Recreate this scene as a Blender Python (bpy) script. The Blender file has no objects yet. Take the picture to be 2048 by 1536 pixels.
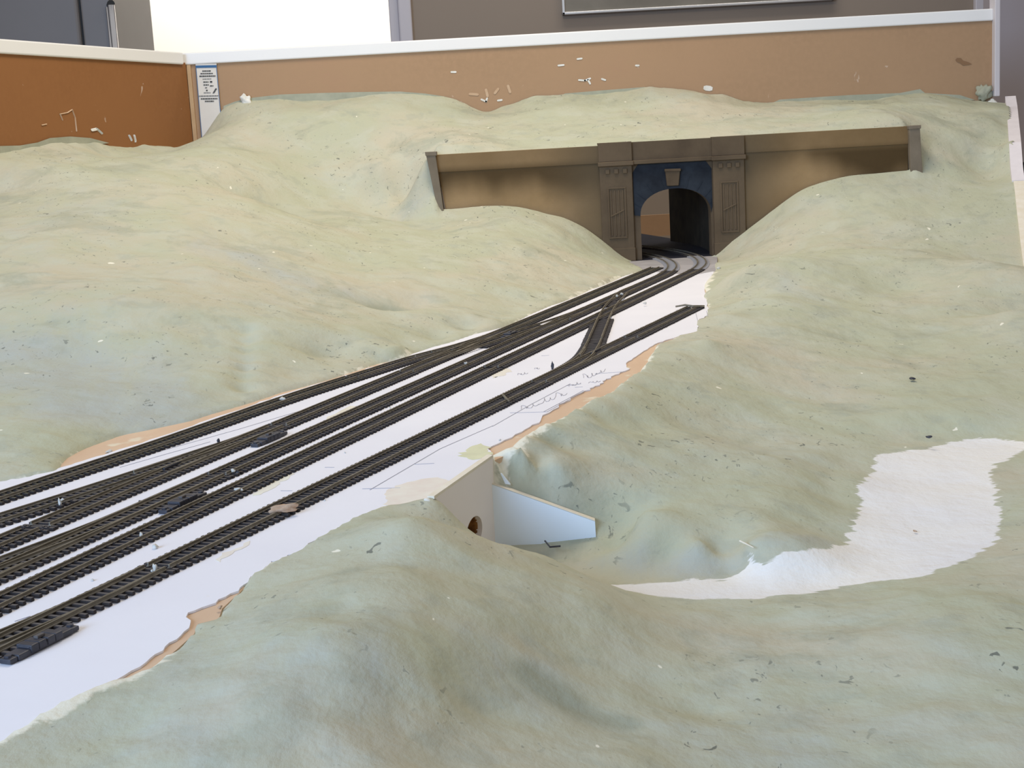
import bpy, bmesh, math, random
import numpy as np
from mathutils import Vector, Matrix
random.seed(7); rng = np.random.default_rng(7)

# ------------------------------------------------------------------ camera
F = 2800.0; H = 0.263                       # focal length in pixels of a 2048 wide frame; lens height over the track bed
RHO = math.atan(.055); AL = math.atan(487/2800.)
fw = np.array([0, math.cos(AL), -math.sin(AL)]); vv = np.array([0, math.sin(AL), math.cos(AL)]); xx = np.array([1., 0, 0])
RR = math.cos(RHO)*xx - math.sin(RHO)*vv; UU = math.sin(RHO)*xx + math.cos(RHO)*vv
CC = np.array([0, 0, H])
scene = bpy.context.scene
col = scene.collection
cam = bpy.data.cameras.new('camera'); cam.sensor_width = 36; cam.lens = 36*F/2048; cam.clip_start = .02; cam.clip_end = 60
camo = bpy.data.objects.new('camera', cam); col.objects.link(camo); scene.camera = camo
camo.matrix_world = Matrix(((RR[0], UU[0], -fw[0], 0), (RR[1], UU[1], -fw[1], 0), (RR[2], UU[2], -fw[2], H), (0, 0, 0, 1)))

# ------------------------------------------------------------------ light and exposure
scene.view_settings.view_transform = 'Standard'; scene.view_settings.look = 'None'
scene.view_settings.gamma = 1; scene.view_settings.exposure = .13; scene.view_settings.use_curve_mapping = False
world = bpy.data.worlds.new('world'); scene.world = world; world.use_nodes = True
world.node_tree.nodes['Background'].inputs[0].default_value = (1.0, .97, .95, 1)
world.node_tree.nodes['Background'].inputs[1].default_value = .34
def area(name, loc, tgt, sx, sy, color, power):
    l = bpy.data.lights.new(name, 'AREA'); l.shape = 'RECTANGLE'; l.size = sx; l.size_y = sy; l.color = color; l.energy = power
    o = bpy.data.objects.new(name, l); col.objects.link(o); o.location = loc
    o.rotation_euler = (Vector(tgt)-Vector(loc)).to_track_quat('-Z', 'Y').to_euler()
    return o
area('window_light', (-1.9, -1.6, 1.15), (0.0, 1.2, 0), 1.8, 1.3, (.46, .67, 1.0), 112)
area('ceiling_lamp_light', (-.05, 2.4, 1.85), (-.25, 2.4, 0), .9, .6, (1.0, .89, .72), 23)
area('back_wall_fill_light', (.6, 4.3, 2.3), (.6, 5.2, 0.5), 1.6, .5, (1.0, .93, .84), 13)  # unseen fill, added to brighten the back wall
area('next_room_light', (-1.3, 7.0, 2.2), (-1.5, 8.2, .6), 1.2, 1.0, (1.0, .95, .88), 60)

# ------------------------------------------------------------------ pixel helpers (a pixel of the photograph -> a point at its own real distance)
def ray(px, py): return fw + RR*(px-1024)/F + UU*(768-py)/F
def at_z(px, py, z=0.):
    d = ray(px, py); return CC + d*((z-H)/d[2])
def at_y(px, py, y):
    d = ray(px, py); return CC + d*(y/d[1])
def at_wall(px, py, p, q):                  # the vertical plane through plan points p and q
    d = ray(px, py); n = np.array([q[1]-p[1], p[0]-q[0]])
    t = (n @ (np.array(p[:2])))/(n @ d[:2]); return CC + d*t

# ------------------------------------------------------------------ object helpers
def tag(o, label=None, cat=None, group=None, kind=None):
    if label: o['label'] = label
    if cat: o['category'] = cat
    if group: o['group'] = group
    if kind: o['kind'] = kind
    return o
def thing(name, label, cat, loc=(0, 0, 0), rz=0, group=None):
    o = bpy.data.objects.new(name, None); col.objects.link(o); o.location = loc; o.rotation_euler = (0, 0, rz)
    o.empty_display_size = .02
    return tag(o, label, cat, group)
class MB:
    def __init__(s): s.v = []; s.f = []; s.m = []
    def add(s, verts, faces, mi=0):
        b = len(s.v); s.v += [tuple(map(float, p)) for p in verts]; s.f += [tuple(b+i for i in f) for f in faces]; s.m += [mi]*len(faces); return s
    def hexa(s, a, b, mi=0):                # two matching quads (bottom, top)
        return s.add(list(a)+list(b), [(3, 2, 1, 0), (4, 5, 6, 7), (0, 1, 5, 4), (1, 2, 6, 5), (2, 3, 7, 6), (3, 0, 4, 7)], mi)
    def box(s, x0, x1, y0, y1, z0, z1, mi=0):
        return s.hexa([(x0, y0, z0), (x1, y0, z0), (x1, y1, z0), (x0, y1, z0)], [(x0, y0, z1), (x1, y0, z1), (x1, y1, z1), (x0, y1, z1)], mi)
    def prism(s, poly, off, mi=0):          # a planar polygon pushed along a vector
        n = len(poly); p = [np.array(q, float) for q in poly]; q = [a+np.array(off, float) for a in p]
        return s.add(p+q, [tuple(range(n))[::-1], tuple(range(n, 2*n))]+[(i, (i+1) % n, n+(i+1) % n, n+i) for i in range(n)], mi)
    def tube(s, pts, r, n=6, mi=0, cap=True):
        pts = [np.array(p, float) for p in pts]; rings = []
        for i, p in enumerate(pts):
            t = pts[min(i+1, len(pts)-1)]-pts[max(i-1, 0)]; t /= (np.linalg.norm(t)+1e-12)
            a = np.cross(t, (0, 0, 1.)) if abs(t[2]) < .9 else np.cross(t, (1., 0, 0)); a /= np.linalg.norm(a); b = np.cross(a, t)
            rr = r[i] if hasattr(r, '__len__') else r
            rings += [p+rr*(math.cos(2*math.pi*k/n)*a+math.sin(2*math.pi*k/n)*b) for k in range(n)]
        fs = [(i*n+k, i*n+(k+1) % n, (i+1)*n+(k+1) % n, (i+1)*n+k) for i in range(len(pts)-1) for k in range(n)]
        if cap: fs += [tuple(range(n))[::-1], tuple(range((len(pts)-1)*n, len(pts)*n))]
        return s.add(rings, fs, mi)
    def mesh(s, name):
        me = bpy.data.meshes.new(name); me.from_pydata(s.v, [], s.f); me.polygons.foreach_set('material_index', s.m)
        bm = bmesh.new(); bm.from_mesh(me); bmesh.ops.recalc_face_normals(bm, faces=bm.faces); bm.to_mesh(me); bm.free()
        return me
    def build(s, name, mats, parent=None, bevel=0, smooth=False, loc=(0, 0, 0), segs=2):
        me = s.mesh(name)
        for m in (mats if isinstance(mats, (list, tuple)) else [mats]): me.materials.append(m)
        return put(name, me, parent, loc, 0, bevel, smooth, segs)
def put(name, me, parent=None, loc=(0, 0, 0), rz=0, bevel=0, smooth=False, segs=2):
    o = bpy.data.objects.new(name, me); col.objects.link(o); o.location = loc; o.rotation_euler = (0, 0, rz)
    if parent is not None: o.parent = parent
    if smooth:
        for p in me.polygons: p.use_smooth = True
    if bevel:
        b = o.modifiers.new('bevel', 'BEVEL'); b.width = bevel; b.segments = segs; b.limit_method = 'ANGLE'
    return o
def lump(r, seed, sq=(1, 1, 1), sub=2, rough=.25):      # an irregular crumb or clod
    g = np.random.default_rng(seed); bm = bmesh.new(); bmesh.ops.create_icosphere(bm, subdivisions=sub, radius=1)
    ax = g.normal(size=(5, 3)); ph = g.uniform(0, 6, 5); fr = g.uniform(1.5, 4, 5)
    for v in bm.verts:
        p = np.array(v.co); k = 1+rough*sum(math.sin(fr[i]*(p @ ax[i])+ph[i]) for i in range(5))/2.2
        v.co = Vector((p[0]*r*sq[0]*k, p[1]*r*sq[1]*k, p[2]*r*sq[2]*k))
    me = bpy.data.meshes.new('lump'); bm.to_mesh(me); bm.free()
    for p in me.polygons: p.use_smooth = True
    return me

# ------------------------------------------------------------------ materials
def srgb(*c): return tuple(((x/255)/12.92 if x/255 <= .04045 else ((x/255+.055)/1.055)**2.4) for x in c)
class NT:
    def __init__(s, name, rough=.7, metal=0., spec=.3):
        s.m = bpy.data.materials.new(name); s.m.use_nodes = True; s.t = s.m.node_tree; s.b = s.t.nodes['Principled BSDF']
        s.b.inputs['Roughness'].default_value = rough; s.b.inputs['Metallic'].default_value = metal
        s.b.inputs['Specular IOR Level'].default_value = spec
        s.co = s.t.nodes.new('ShaderNodeTexCoord')
    def n(s, typ, **kw):
        o = s.t.nodes.new(typ)
        for k, v in kw.items(): setattr(o, k, v)
        return o
    def link(s, a, b): s.t.links.new(a, b)
    def val(s, sock, v):
        if hasattr(v, 'is_linked'): s.link(v, sock)
        else: sock.default_value = v
    def coords(s, which='Object', scale=(1, 1, 1)):
        mp = s.n('ShaderNodeMapping'); s.link(s.co.outputs[which], mp.inputs[0]); mp.inputs['Scale'].default_value = scale; return mp.outputs[0]
    def noise(s, scale, detail=4, rough=.55, vec=None, dist=0):
        o = s.n('ShaderNodeTexNoise'); o.inputs['Scale'].default_value = scale; o.inputs['Detail'].default_value = detail
        o.inputs['Roughness'].default_value = rough; o.inputs['Distortion'].default_value = dist
        s.link(vec if vec is not None else s.co.outputs['Object'], o.inputs['Vector']); return o.outputs['Fac']
    def ramp(s, fac, stops):
        o = s.n('ShaderNodeValToRGB'); s.link(fac, o.inputs[0]); el = o.color_ramp.elements
        while len(el) < len(stops): el.new(.5)
        for e, (p, c) in zip(el, stops): e.position = p; e.color = (*c, 1) if len(c) == 3 else c
        return o.outputs[0]
    def step(s, fac, a, b):                 # 0 below a, 1 above b
        o = s.n('ShaderNodeMapRange'); o.interpolation_type = 'SMOOTHSTEP'; s.link(fac, o.inputs[0])
        o.inputs[1].default_value = a; o.inputs[2].default_value = b; return o.outputs[0]
    def math(s, op, a, b=0.):
        o = s.n('ShaderNodeMath', operation=op); s.val(o.inputs[0], a); s.val(o.inputs[1], b); return o.outputs[0]
    def mix(s, fac, a, b):
        o = s.n('ShaderNodeMix', data_type='RGBA'); s.val(o.inputs[0], fac)
        for k, v in ((6, a), (7, b)):
            if hasattr(v, 'is_linked'): s.link(v, o.inputs[k])
            else: o.inputs[k].default_value = (*v, 1)
        return o.outputs[2]
    def attr(s, name):
        o = s.n('ShaderNodeAttribute'); o.attribute_name = name; return o.outputs['Fac']
    def color(s, c):
        if hasattr(c, 'is_linked'): s.link(c, s.b.inputs['Base Color'])
        else: s.b.inputs['Base Color'].default_value = (*c, 1)
        return s
    def bump(s, h, dist=.001, strength=.5):
        o = s.n('ShaderNodeBump'); o.inputs['Strength'].default_value = strength; o.inputs['Distance'].default_value = dist
        s.link(h, o.inputs['Height']); s.link(o.outputs[0], s.b.inputs['Normal']); return s
def simple(name, c, c2=None, scale=30, rough=.7, metal=0., bump=0., spec=.3):
    n = NT(name, rough, metal, spec)
    if c2 is None: n.color(c)
    else:
        f = n.noise(scale, 5); n.color(n.ramp(f, [(.3, c), (.7, c2)]))
        if bump: n.bump(f, bump, .6)
    return n.m

M = {}
M['tie'] = simple('dusty lit tie top', (.080, .070, .066), (.150, .132, .124), 160, .8)  # tie tops: dust, and top light painted into the tone
M['tie_dark'] = simple('shaded tie plastic', (.019, .014, .013), (.038, .029, .028), 160, .7)  # tie sides: shade between the ties painted in as darker plastic
M['tie_grey'] = simple('grey painted tie', (.30, .29, .29), (.40, .38, .39), 80, .85)
M['tie_green'] = simple('olive dusty lit tie top', (.068, .064, .042), (.125, .115, .080), 160, .75)
M['rail_side'] = simple('dusty rail foot', (.16, .137, .10), (.30, .265, .21), 90, .7)
M['rail_top'] = simple('brown painted rail head', (.105, .085, .055), (.22, .19, .14), 60, .5)
M['black_plastic'] = simple('black plastic', (.030, .030, .038), (.065, .065, .08), 120, .5)
M['brass'] = simple('tarnished metal', (.35, .28, .15), (.5, .44, .33), 80, .4, .6)
M['crumb'] = simple('plaster crumb', (.54, .51, .45), (.70, .67, .61), 200, .85)
M['tan_chip'] = simple('tan cork chip', (.42, .27, .17), (.60, .44, .32), 150, .85)
M['white_foam'] = simple('bluish white foam board', (.80, .89, .99), (.83, .91, 1.0), 25, .6)
M['cream_edge'] = simple('cream foam edge', (.78, .70, .55), (.85, .79, .68), 60, .75)
M['beige_board'] = simple('beige card face', (.88, .81, .77), (.91, .84, .80), 20, .7)
M['strip_white'] = simple('white vinyl strip', (.86, .85, .84), (.88, .87, .86), 6, .45)
M['clod'] = simple('white plaster clod', (.70, .68, .60), (.85, .84, .80), 90, .9, bump=.002)
M['pink_white'] = simple('pinkish white foam edge', (.76, .70, .71), (.82, .76, .77), 40, .7)
M['pencil'] = simple('pencil graphite', (.40, .40, .47), rough=.6)
M['paper'] = simple('printed paper', (.72, .68, .62), (.76, .72, .66), 20, .8)
M['ink'] = simple('black ink', (.05, .05, .05), rough=.8)
M['ink_blue'] = simple('blue ink band', (.05, .14, .30), rough=.8)
M['silver'] = simple('silver frame', (.80, .80, .80), rough=.25, metal=.9)
M['picture'] = simple('grey print', (.13, .115, .09), (.30, .27, .22), 3, .6)
M['fridge'] = simple('dark grey enamel', (.185, .168, .162), (.205, .188, .180), 3, .4)
M['fridge_dark'] = simple('black door gasket', (.02, .02, .02), rough=.6)
M['chrome'] = simple('polished chrome', (.92, .92, .95), rough=.12, metal=1.)
M['wall_tan'] = simple('tan wall paint', (.315, .255, .202), (.33, .268, .212), 2, .9)
M['wall_grey'] = simple('grey wall paint', (.37, .325, .335), (.39, .345, .355), 2, .9)
M['wall_white'] = simple('white wall paint', (.82, .80, .76), rough=.9)
M['trim_white'] = simple('white gloss trim', (.62, .58, .60), rough=.5)
M['floor'] = simple('brown floor', (.22, .17, .13), (.28, .22, .17), 4, .6)
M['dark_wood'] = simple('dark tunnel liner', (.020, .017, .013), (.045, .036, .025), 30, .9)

def mat_hardboard(name, a, b, c):
    n = NT(name, .75); f = n.noise(2.2, 6, .6, n.coords('Object', (1, 1, 1.4))); g = n.noise(90, 3)
    base = n.mix(n.step(g, .35, .75), n.ramp(f, [(.25, a), (.55, b), (.8, c)]), b)
    sm = n.noise(26, 3, .6, n.coords('Object', (1, 1, 1)), .8)
    n.color(n.mix(n.math('MULTIPLY', n.step(sm, .70, .74), .6), base, (.66, .52, .42)))
    n.bump(g, .0006, .3); return n.m
M['board_back'] = mat_hardboard('tan hardboard', (.37, .235, .135), (.42, .265, .155), (.43, .245, .155))
M['board_left'] = mat_hardboard('brown hardboard', (.265, .112, .038), (.30, .13, .045), (.275, .125, .05))
def mat_plywood():
    n = NT('orange plywood', .75); f = n.noise(9, 5, .6, n.coords('Object', (2, .6, 1))); g = n.noise(20, 4)
    base = n.ramp(f, [(.3, (.64, .44, .29)), (.6, (.70, .50, .34)), (.8, (.73, .57, .39))])
    n.color(n.mix(n.step(g, .62, .70), base, (.76, .66, .50))); return n.m
M['plywood'] = mat_plywood()
def mat_sheet():                            # white foam sheet: faint stains and plaster smears only
    n = NT('white roadbed foam', .65); f = n.noise(5, 5); g = n.noise(14, 6, .65, None, .6)
    base = n.ramp(f, [(.3, (.82, .81, .87)), (.7, (.88, .87, .92))])
    n.color(n.mix(n.math('MULTIPLY', n.step(g, .66, .74), .7), base, (.80, .72, .60))); n.bump(n.noise(60, 3), .0006, .2); return n.m
M['sheet'] = mat_sheet()
M['bed_grey'] = simple('grey ballast base', (.34, .32, .33), (.46, .44, .45), 22, .85)

def mat_terrain():
    n = NT('painted plaster', .92, 0, .15)
    n1 = n.noise(3.2, 5, .6, None, .3); n2 = n.noise(11, 6, .62, None, .5); n3 = n.noise(1.3, 3, .5)
    sage = (.480, .490, .358); beige = (.535, .500, .385); pale = (.525, .535, .432); blue = (.430, .460, .440); dark = (.370, .385, .295)
    c = n.mix(n.step(n1, .40, .66), sage, beige)
    c = n.mix(n.math('MULTIPLY', n.step(n2, .44, .66), .65), c, pale)
    c = n.mix(n.math('MULTIPLY', n.step(n.math('ADD', n.math('MULTIPLY', n.attr('wash_shade'), .34), n.math('MULTIPLY', n.noise(9, 6, .7, n.coords('Object', (1, .5, 1)), .8), .95)), .48, 1.02), .85), c, blue)
    c = n.mix(n.math('MULTIPLY', n.step(n.noise(6.5, 6, .68, None, .6), .53, .68), .62), c, dark)
    c = n.mix(n.math('MULTIPLY', n.step(n.math('MULTIPLY', n.attr('dent_shade'), n.math('ADD', .35, n.noise(16, 5, .65, None, .6))), .18, .95), .62), c, (.285, .305, .235))
    c = n.mix(n.math('MULTIPLY', n.step(n.noise(26, 4, .6, None, .3), .54, .68), .35), c, (.37, .39, .32))
    # dark scratches and pits where the paint missed the plaster's cracks
    mp = n.coords('Object', (1.0, .62, 1.0))
    s1 = n.noise(62, 3, .6, mp, 1.4); s2 = n.noise(4.0, 3, .6)
    c = n.mix(n.math('MULTIPLY', n.math('MULTIPLY', n.step(s1, .655, .70), n.step(s2, .46, .60)), .80), c, (.12, .13, .115))
    s3 = n.noise(150, 2, .5, mp, .8)
    c = n.mix(n.math('MULTIPLY', n.math('MULTIPLY', n.step(s3, .665, .71), n.step(n.noise(7, 3), .46, .60)), .60), c, (.15, .16, .14))
    # white flecks of bare plaster
    s4 = n.noise(48, 2, .5, n.coords('Object', (1, .8, 1.3)), .5)
    c = n.mix(n.step(s4, .762, .775), c, (.84, .81, .68))
    # bare white plaster: the unpainted stream bed and ragged fringes (signed distances in metres, positive inside)
    br = n.noise(55, 4, .6, n.coords('Object', (.45, 1.6, 1)), .3)
    sd = n.math('ADD', n.attr('bare'), n.math('MULTIPLY', n.math('SUBTRACT', br, .5), .030))
    c = n.mix(n.step(sd, -.0012, .0012), c, n.ramp(n.noise(5, 3), [(.35, (.80, .79, .80)), (.65, (.86, .83, .78))]))
    fr = n.math('ADD', n.attr('fringe'), n.math('MULTIPLY', n.math('SUBTRACT', n.noise(45, 4, .65, None, .5), .5), .034))
    c = n.mix(n.step(fr, -.003, .003), c, (.80, .77, .64))
    n.color(c)
    h = n.math('ADD', n.math('MULTIPLY', n.noise(70, 5, .6, n.coords('Object', (1, .7, 1))), .5), n.math('MULTIPLY', n.noise(18, 4, .6), 1.0))
    n.bump(h, .006, .5); return n.m
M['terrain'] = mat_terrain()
M['plaster_grey'] = simple('grey plaster smear', (.34, .35, .27), (.44, .44, .34), 30, .9, bump=.002)

def mat_concrete(name, stain=True):
    n = NT(name, .8); co = n.co.outputs['Object']; sx = n.n('ShaderNodeSeparateXYZ'); n.link(co, sx.inputs[0])
    f = n.noise(9, 5, .6); st = n.noise(4.5, 3, .5, n.coords('Object', (1, 1, .15)))
    if stain:                               # airbrushed weathering: tan concrete, brown drip band hanging under the coping
        base = n.ramp(f, [(.3, (.30, .19, .085)), (.7, (.40, .265, .135))])
        drop = n.math('ADD', n.math('MULTIPLY', n.math('SUBTRACT', st, .5), .20), n.math('SUBTRACT', sx.outputs[2], .172))
        band = n.math('MULTIPLY', n.step(drop, -.045, .030), n.math('SUBTRACT', 1., n.math('MULTIPLY', n.step(sx.outputs[2], .198, .222), .55)))
        c = n.mix(n.math('MULTIPLY', band, .93), base, (.060, .034, .010))
        c = n.mix(n.math('MULTIPLY', n.math('MULTIPLY', n.step(n.noise(3, 2, .5, n.coords('Object', (1, 1, .2))), .50, .68), n.step(n.math('MULTIPLY', sx.outputs[2], -1.), -.16, -.07)), .55), c, (.33, .175, .06))
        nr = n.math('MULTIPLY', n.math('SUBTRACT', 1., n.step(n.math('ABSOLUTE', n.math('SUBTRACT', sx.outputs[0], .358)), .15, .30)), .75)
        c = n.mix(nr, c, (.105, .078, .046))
    else:
        c = n.ramp(f, [(.3, (.082, .056, .034)), (.55, (.122, .086, .052)), (.75, (.148, .104, .063))])
    n.color(c); n.bump(n.noise(120, 3), .0008, .4); return n.m
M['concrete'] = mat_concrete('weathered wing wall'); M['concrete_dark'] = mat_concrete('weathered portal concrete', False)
M['concrete_post'] = simple('grey brown post', (.17, .135, .095), (.23, .185, .135), 25, .8)
M['raw_wood'] = simple('raw board end', (.50, .33, .18), (.58, .40, .23), 20, .8)
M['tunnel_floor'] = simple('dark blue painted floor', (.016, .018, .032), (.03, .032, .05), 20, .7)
def mat_soot():
    n = NT('sooty blue black', .8); f = n.noise(14, 5, .6)
    n.color(n.ramp(f, [(.35, (.010, .013, .020)), (.7, (.035, .045, .060))])); return n.m
M['soot'] = mat_soot()

# ------------------------------------------------------------------ plan geometry shared by everything
YP = 2.935                                  # face of the tunnel portal
YB = 3.40                                   # back board
def smooth_path(pts, step=.004):            # Catmull-Rom through plan points, resampled by arc length
    P = [np.array(p, float) for p in pts]; P = [2*P[0]-P[1]]+P+[2*P[-1]-P[-2]]; out = []
    for i in range(1, len(P)-2):
        a, b, c, d = P[i-1:i+3]
        def tj(t, p, q): return t+np.linalg.norm(q-p)**.5
        t0 = 0.; t1 = tj(t0, a, b); t2 = tj(t1, b, c); t3 = tj(t2, c, d)
        for t in np.linspace(t1, t2, 24, endpoint=False):
            A1 = (t1-t)/(t1-t0)*a+(t-t0)/(t1-t0)*b; A2 = (t2-t)/(t2-t1)*b+(t-t1)/(t2-t1)*c; A3 = (t3-t)/(t3-t2)*c+(t-t2)/(t3-t2)*d
            B1 = (t2-t)/(t2-t0)*A1+(t-t0)/(t2-t0)*A2; B2 = (t3-t)/(t3-t1)*A2+(t-t1)/(t3-t1)*A3
            out.append((t2-t)/(t2-t1)*B1+(t-t1)/(t2-t1)*B2)
    out.append(P[-2]); return resample(np.array(out), step)
def resample(P, step):
    L = np.concatenate([[0], np.cumsum(np.linalg.norm(np.diff(P, axis=0), axis=1))]); n = max(2, int(round(L[-1]/step))+1)
    s = np.linspace(0, L[-1], n); return np.stack([np.interp(s, L, P[:, k]) for k in range(2)], 1)
H3 = math.radians(20.45); D3 = np.array([math.sin(H3), math.cos(H3)]); N3 = np.array([D3[1], -D3[0]])
H5 = math.radians(23.1); D5 = np.array([math.sin(H5), math.cos(H5)]); N5 = np.array([D5[1], -D5[0]])
def on3(s, y): return np.array([(s+D3[0]*y)/D3[1], y])
def on5(y, s=-.5612): return np.array([(s+D5[0]*y)/D5[1], y])
S2, S3, S4 = -.681, -.630, -.587
def straight_then_arc(s, y0, y1, R, turn):
    a = on3(s, y0); b = on3(s, y1); pts = list(np.linspace(a, b, 40)); h = H3
    c = b - N3*R                             # turning left: centre on the left
    for k in range(1, 61):
        hh = h-turn*k/60; pts.append(c+R*np.array([math.cos(hh), -math.sin(hh)]))
    return resample(np.array(pts), .004)
R_T3 = straight_then_arc(S3, .60, 2.555, .82, math.radians(62))
R_T4 = straight_then_arc(S4, .60, 2.605, .86, math.radians(62))
R_T2 = resample(np.array([on3(S2, .62), on3(S2, 2.735)]), .004)
R_T5 = resample(np.array([on5(.62), on5(2.085)]), .004)
off = .00825
def rt(p, hd): return np.array(p)+off*np.array([math.cos(hd), -math.sin(hd)])
hT1 = math.radians(25)
R_T1 = smooth_path([rt((-.585, .76), hT1), rt((-.4208, 1.1113), hT1), rt((-.3398, 1.2794), hT1), rt((-.2470, 1.492), hT1), rt((-.1700, 1.645), math.radians(26)),
                    rt((-.128, 1.725), math.radians(27)), on3(S2-.011, 1.81), on3(S2-.002, 1.875), on3(S2, 1.95)])
R_A = smooth_path([rt((-.60, .70), math.radians(31)), rt((-.3949, 1.0377), math.radians(30)), rt((-.3426, 1.128), math.radians(29)), on3(S2-.0105, 1.222), on3(S2-.002, 1.275), on3(S2, 1.33)])
R_B = smooth_path([rt((-.430, .765), math.radians(27)), rt((-.3482, .9237), math.radians(26)), rt((-.3089, 1.0033), math.radians(25)), on3(S3-.001, 1.085), on3(S3, 1.13)])
R_D = smooth_path([on5(.66, -.585), on5(.72, -.572), on5(.78, -.5635), on5(.83, -.5603), on5(.87)])
R_P = smooth_path([on5(1.50), on5(1.56), (.0850, 1.645), (.1010, 1.73), (.1183, 1.86), (.1365, 2.0), (.1555, 2.13), (.1745, 2.23), on3(S3-.0005, 2.33), on3(S3, 2.40)])
R_F = smooth_path([on3(S2, 1.63), on3(S2+.002, 1.70), on3(S2+.012, 1.79), on3(S3-.012, 1.98), on3(S3-.002, 2.07), on3(S3, 2.14)])

# outlines (photograph pixels on the flat track bed -> plan)
def plan(pxs, z=0.): return np.array([at_z(x, y, z)[:2] for x, y in pxs])
sheet_right = [(-260, 1640), (-60, 1516), (0, 1488), (51, 1454), (94, 1426), (137, 1403), (180, 1383), (216, 1365), (249, 1350), (292, 1324), (330, 1293), (368, 1263), (380, 1249), (372, 1234), (376, 1225), (405, 1214),
               (432, 1205), (480, 1175), (498, 1158), (542, 1128), (600, 1102), (670, 1059), (713, 1035), (764, 1015), (830, 1004), (868, 998), (985, 917), (975, 897), (1044, 863), (1083, 836), (1132, 803), (1170, 781), (1200, 767),
               (1222, 753), (1252, 741), (1257, 722), (1283, 705), (1317, 685), (1360, 671), (1393, 663), (1397, 640), (1417, 626), (1413, 598), (1410, 573), (1420, 556), (1431, 543)]
edge_right = [(-260, 1640), (-60, 1516), (0, 1488), (51, 1454), (94, 1426), (137, 1403), (180, 1383), (216, 1368), (249, 1362), (292, 1345), (353, 1294), (388, 1263), (396, 1243), (437, 1233), (444, 1212), (480, 1180), (498, 1160),
              (542, 1130), (600, 1104), (670, 1061), (713, 1037), (764, 1017), (830, 1006), (868, 1000), (985, 919), (1010, 908), (1036, 901), (1062, 868), (1103, 849), (1138, 832), (1160, 819), (1208, 794), (1229, 785), (1258, 759), (1283, 746),
              (1300, 722), (1317, 690), (1360, 673), (1393, 665), (1397, 642), (1417, 628), (1413, 598), (1410, 575), (1420, 557), (1433, 540)]
edge_left = [(-150, 1005), (0, 961), (47, 954), (110, 941), (129, 914), (170, 893), (240, 868), (300, 856), (380, 839), (420, 826), (500, 803), (560, 783), (640, 762), (700, 743), (760, 724), (830, 704), (900, 685), (950, 668), (1010, 653),
             (1045, 637), (1065, 627), (1100, 612), (1140, 598), (1180, 580), (1245, 553), (1288, 541), (1270, 530), (1258, 523)]
sheet_left = [(-150, 1005), (0, 963), (60, 953), (112, 938), (150, 926), (220, 905), (320, 873), (420, 838), (500, 812), (560, 790), (640, 766), (700, 748), (760, 729), (830, 706), (900, 683), (950, 664), (1010, 648), (1060, 622), (1100, 604),
              (1175, 578), (1250, 551), (1290, 540)]
tunnel_right = [(.445, 2.96), (.47, 3.1), (.44, 3.4), (.36, 3.75), (.2, 4.0), (-.6, 4.0)]
tunnel_left = [(-.6, 3.3), (.10, 3.3), (.262, 2.96)]
T_POLY = np.vstack([plan(edge_right), tunnel_right, tunnel_left, plan(edge_left)[::-1]])
SHEET = np.vstack([plan(sheet_right), plan(sheet_left)[::-1]])
stream = [(1180, 1166), (1228, 1167), (1300, 1160), (1378, 1157), (1450, 1157), (1500, 1140), (1530, 1150), (1590, 1140), (1640, 1126), (1690, 1098), (1712, 1050), (1722, 1010), (1718, 980), (1745, 950), (1752, 920), (1800, 908), (1870, 893), (1900, 884),
          (1960, 875), (2030, 880), (2080, 890), (2080, 900), (2047, 901), (2020, 920), (1990, 934), (1980, 948), (1992, 980), (1999, 1030), (2004, 1060), (1996, 1090), (1960, 1118), (1890, 1146), (1850, 1160), (1700, 1168), (1600, 1186), (1500, 1197), (1400, 1202), (1310, 1203), (1250, 1190)]
ZS = -.074                                  # stream bed
STREAM = plan(stream, ZS)
def seg_dist(P, poly, closed=True):
    Q = np.asarray(poly); n = len(Q); best = np.full(len(P), 1e9)
    for i in range(n if closed else n-1):
        a, b = Q[i], Q[(i+1) % n]; ab = b-a; t = np.clip(((P-a) @ ab)/(ab @ ab+1e-15), 0, 1)
        best = np.minimum(best, np.hypot(*(P-a-t[:, None]*ab).T))
    return best
def inside(P, poly):
    Q = np.asarray(poly); c = np.zeros(len(P), bool); n = len(Q); x, y = P[:, 0], P[:, 1]
    for i in range(n):
        (x0, y0), (x1, y1) = Q[i], Q[(i+1) % n]
        if y0 == y1: continue
        k = ((y0 > y) != (y1 > y)) & (x < (x1-x0)*(y-y0)/(y1-y0)+x0); c ^= k
    return c
def sdist(P, poly): return seg_dist(P, poly)*np.where(inside(P, poly), 1, -1)     # positive inside

# corner boards in plan
_c = at_y(388, 286, YB); PANEL_B = np.array([_c[0], YB]); PANEL_A = np.array([-.985, 2.66]); PANEL_D = PANEL_B+(PANEL_A-PANEL_B)*2.2
EDGE_A = at_z(2052, 892, ZS)[:2]
EDGE_PX = [(2003, 205, 3.40), (2007, 250, 3.16), (2010, 290, 2.98), (2017, 365, 2.85), (2026, 430, 2.70), (2036, 500, 2.55), (2044, 560, 2.40)]
EDGE_XY = [at_y(*q)[:2] for q in EDGE_PX]+[np.array([.745, 1.92]), np.array([.648, 1.66]), EDGE_A, np.array([.56, 1.28]), np.array([.82, .6]), np.array([.82, .2])]
LAYOUT = np.array([PANEL_D, PANEL_B+(0, .02), EDGE_XY[0]+(.012, .02)]+[p+(.016, 0) for p in EDGE_XY]+[(-1.7, .2), (-1.7, PANEL_D[1])])

PX0, PX1 = at_y(868, 360, YP)[0], at_y(1826, 300, YP)[0]      # portal reach in plan
HEAD_L, HEAD_R = at_z(868, 1003)[:2], at_z(986, 919)[:2]; WING_A = np.array([HEAD_R[0]+.002, HEAD_R[1]-.006]); WING_B = WING_A+np.array([.092, -.004])
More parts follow.
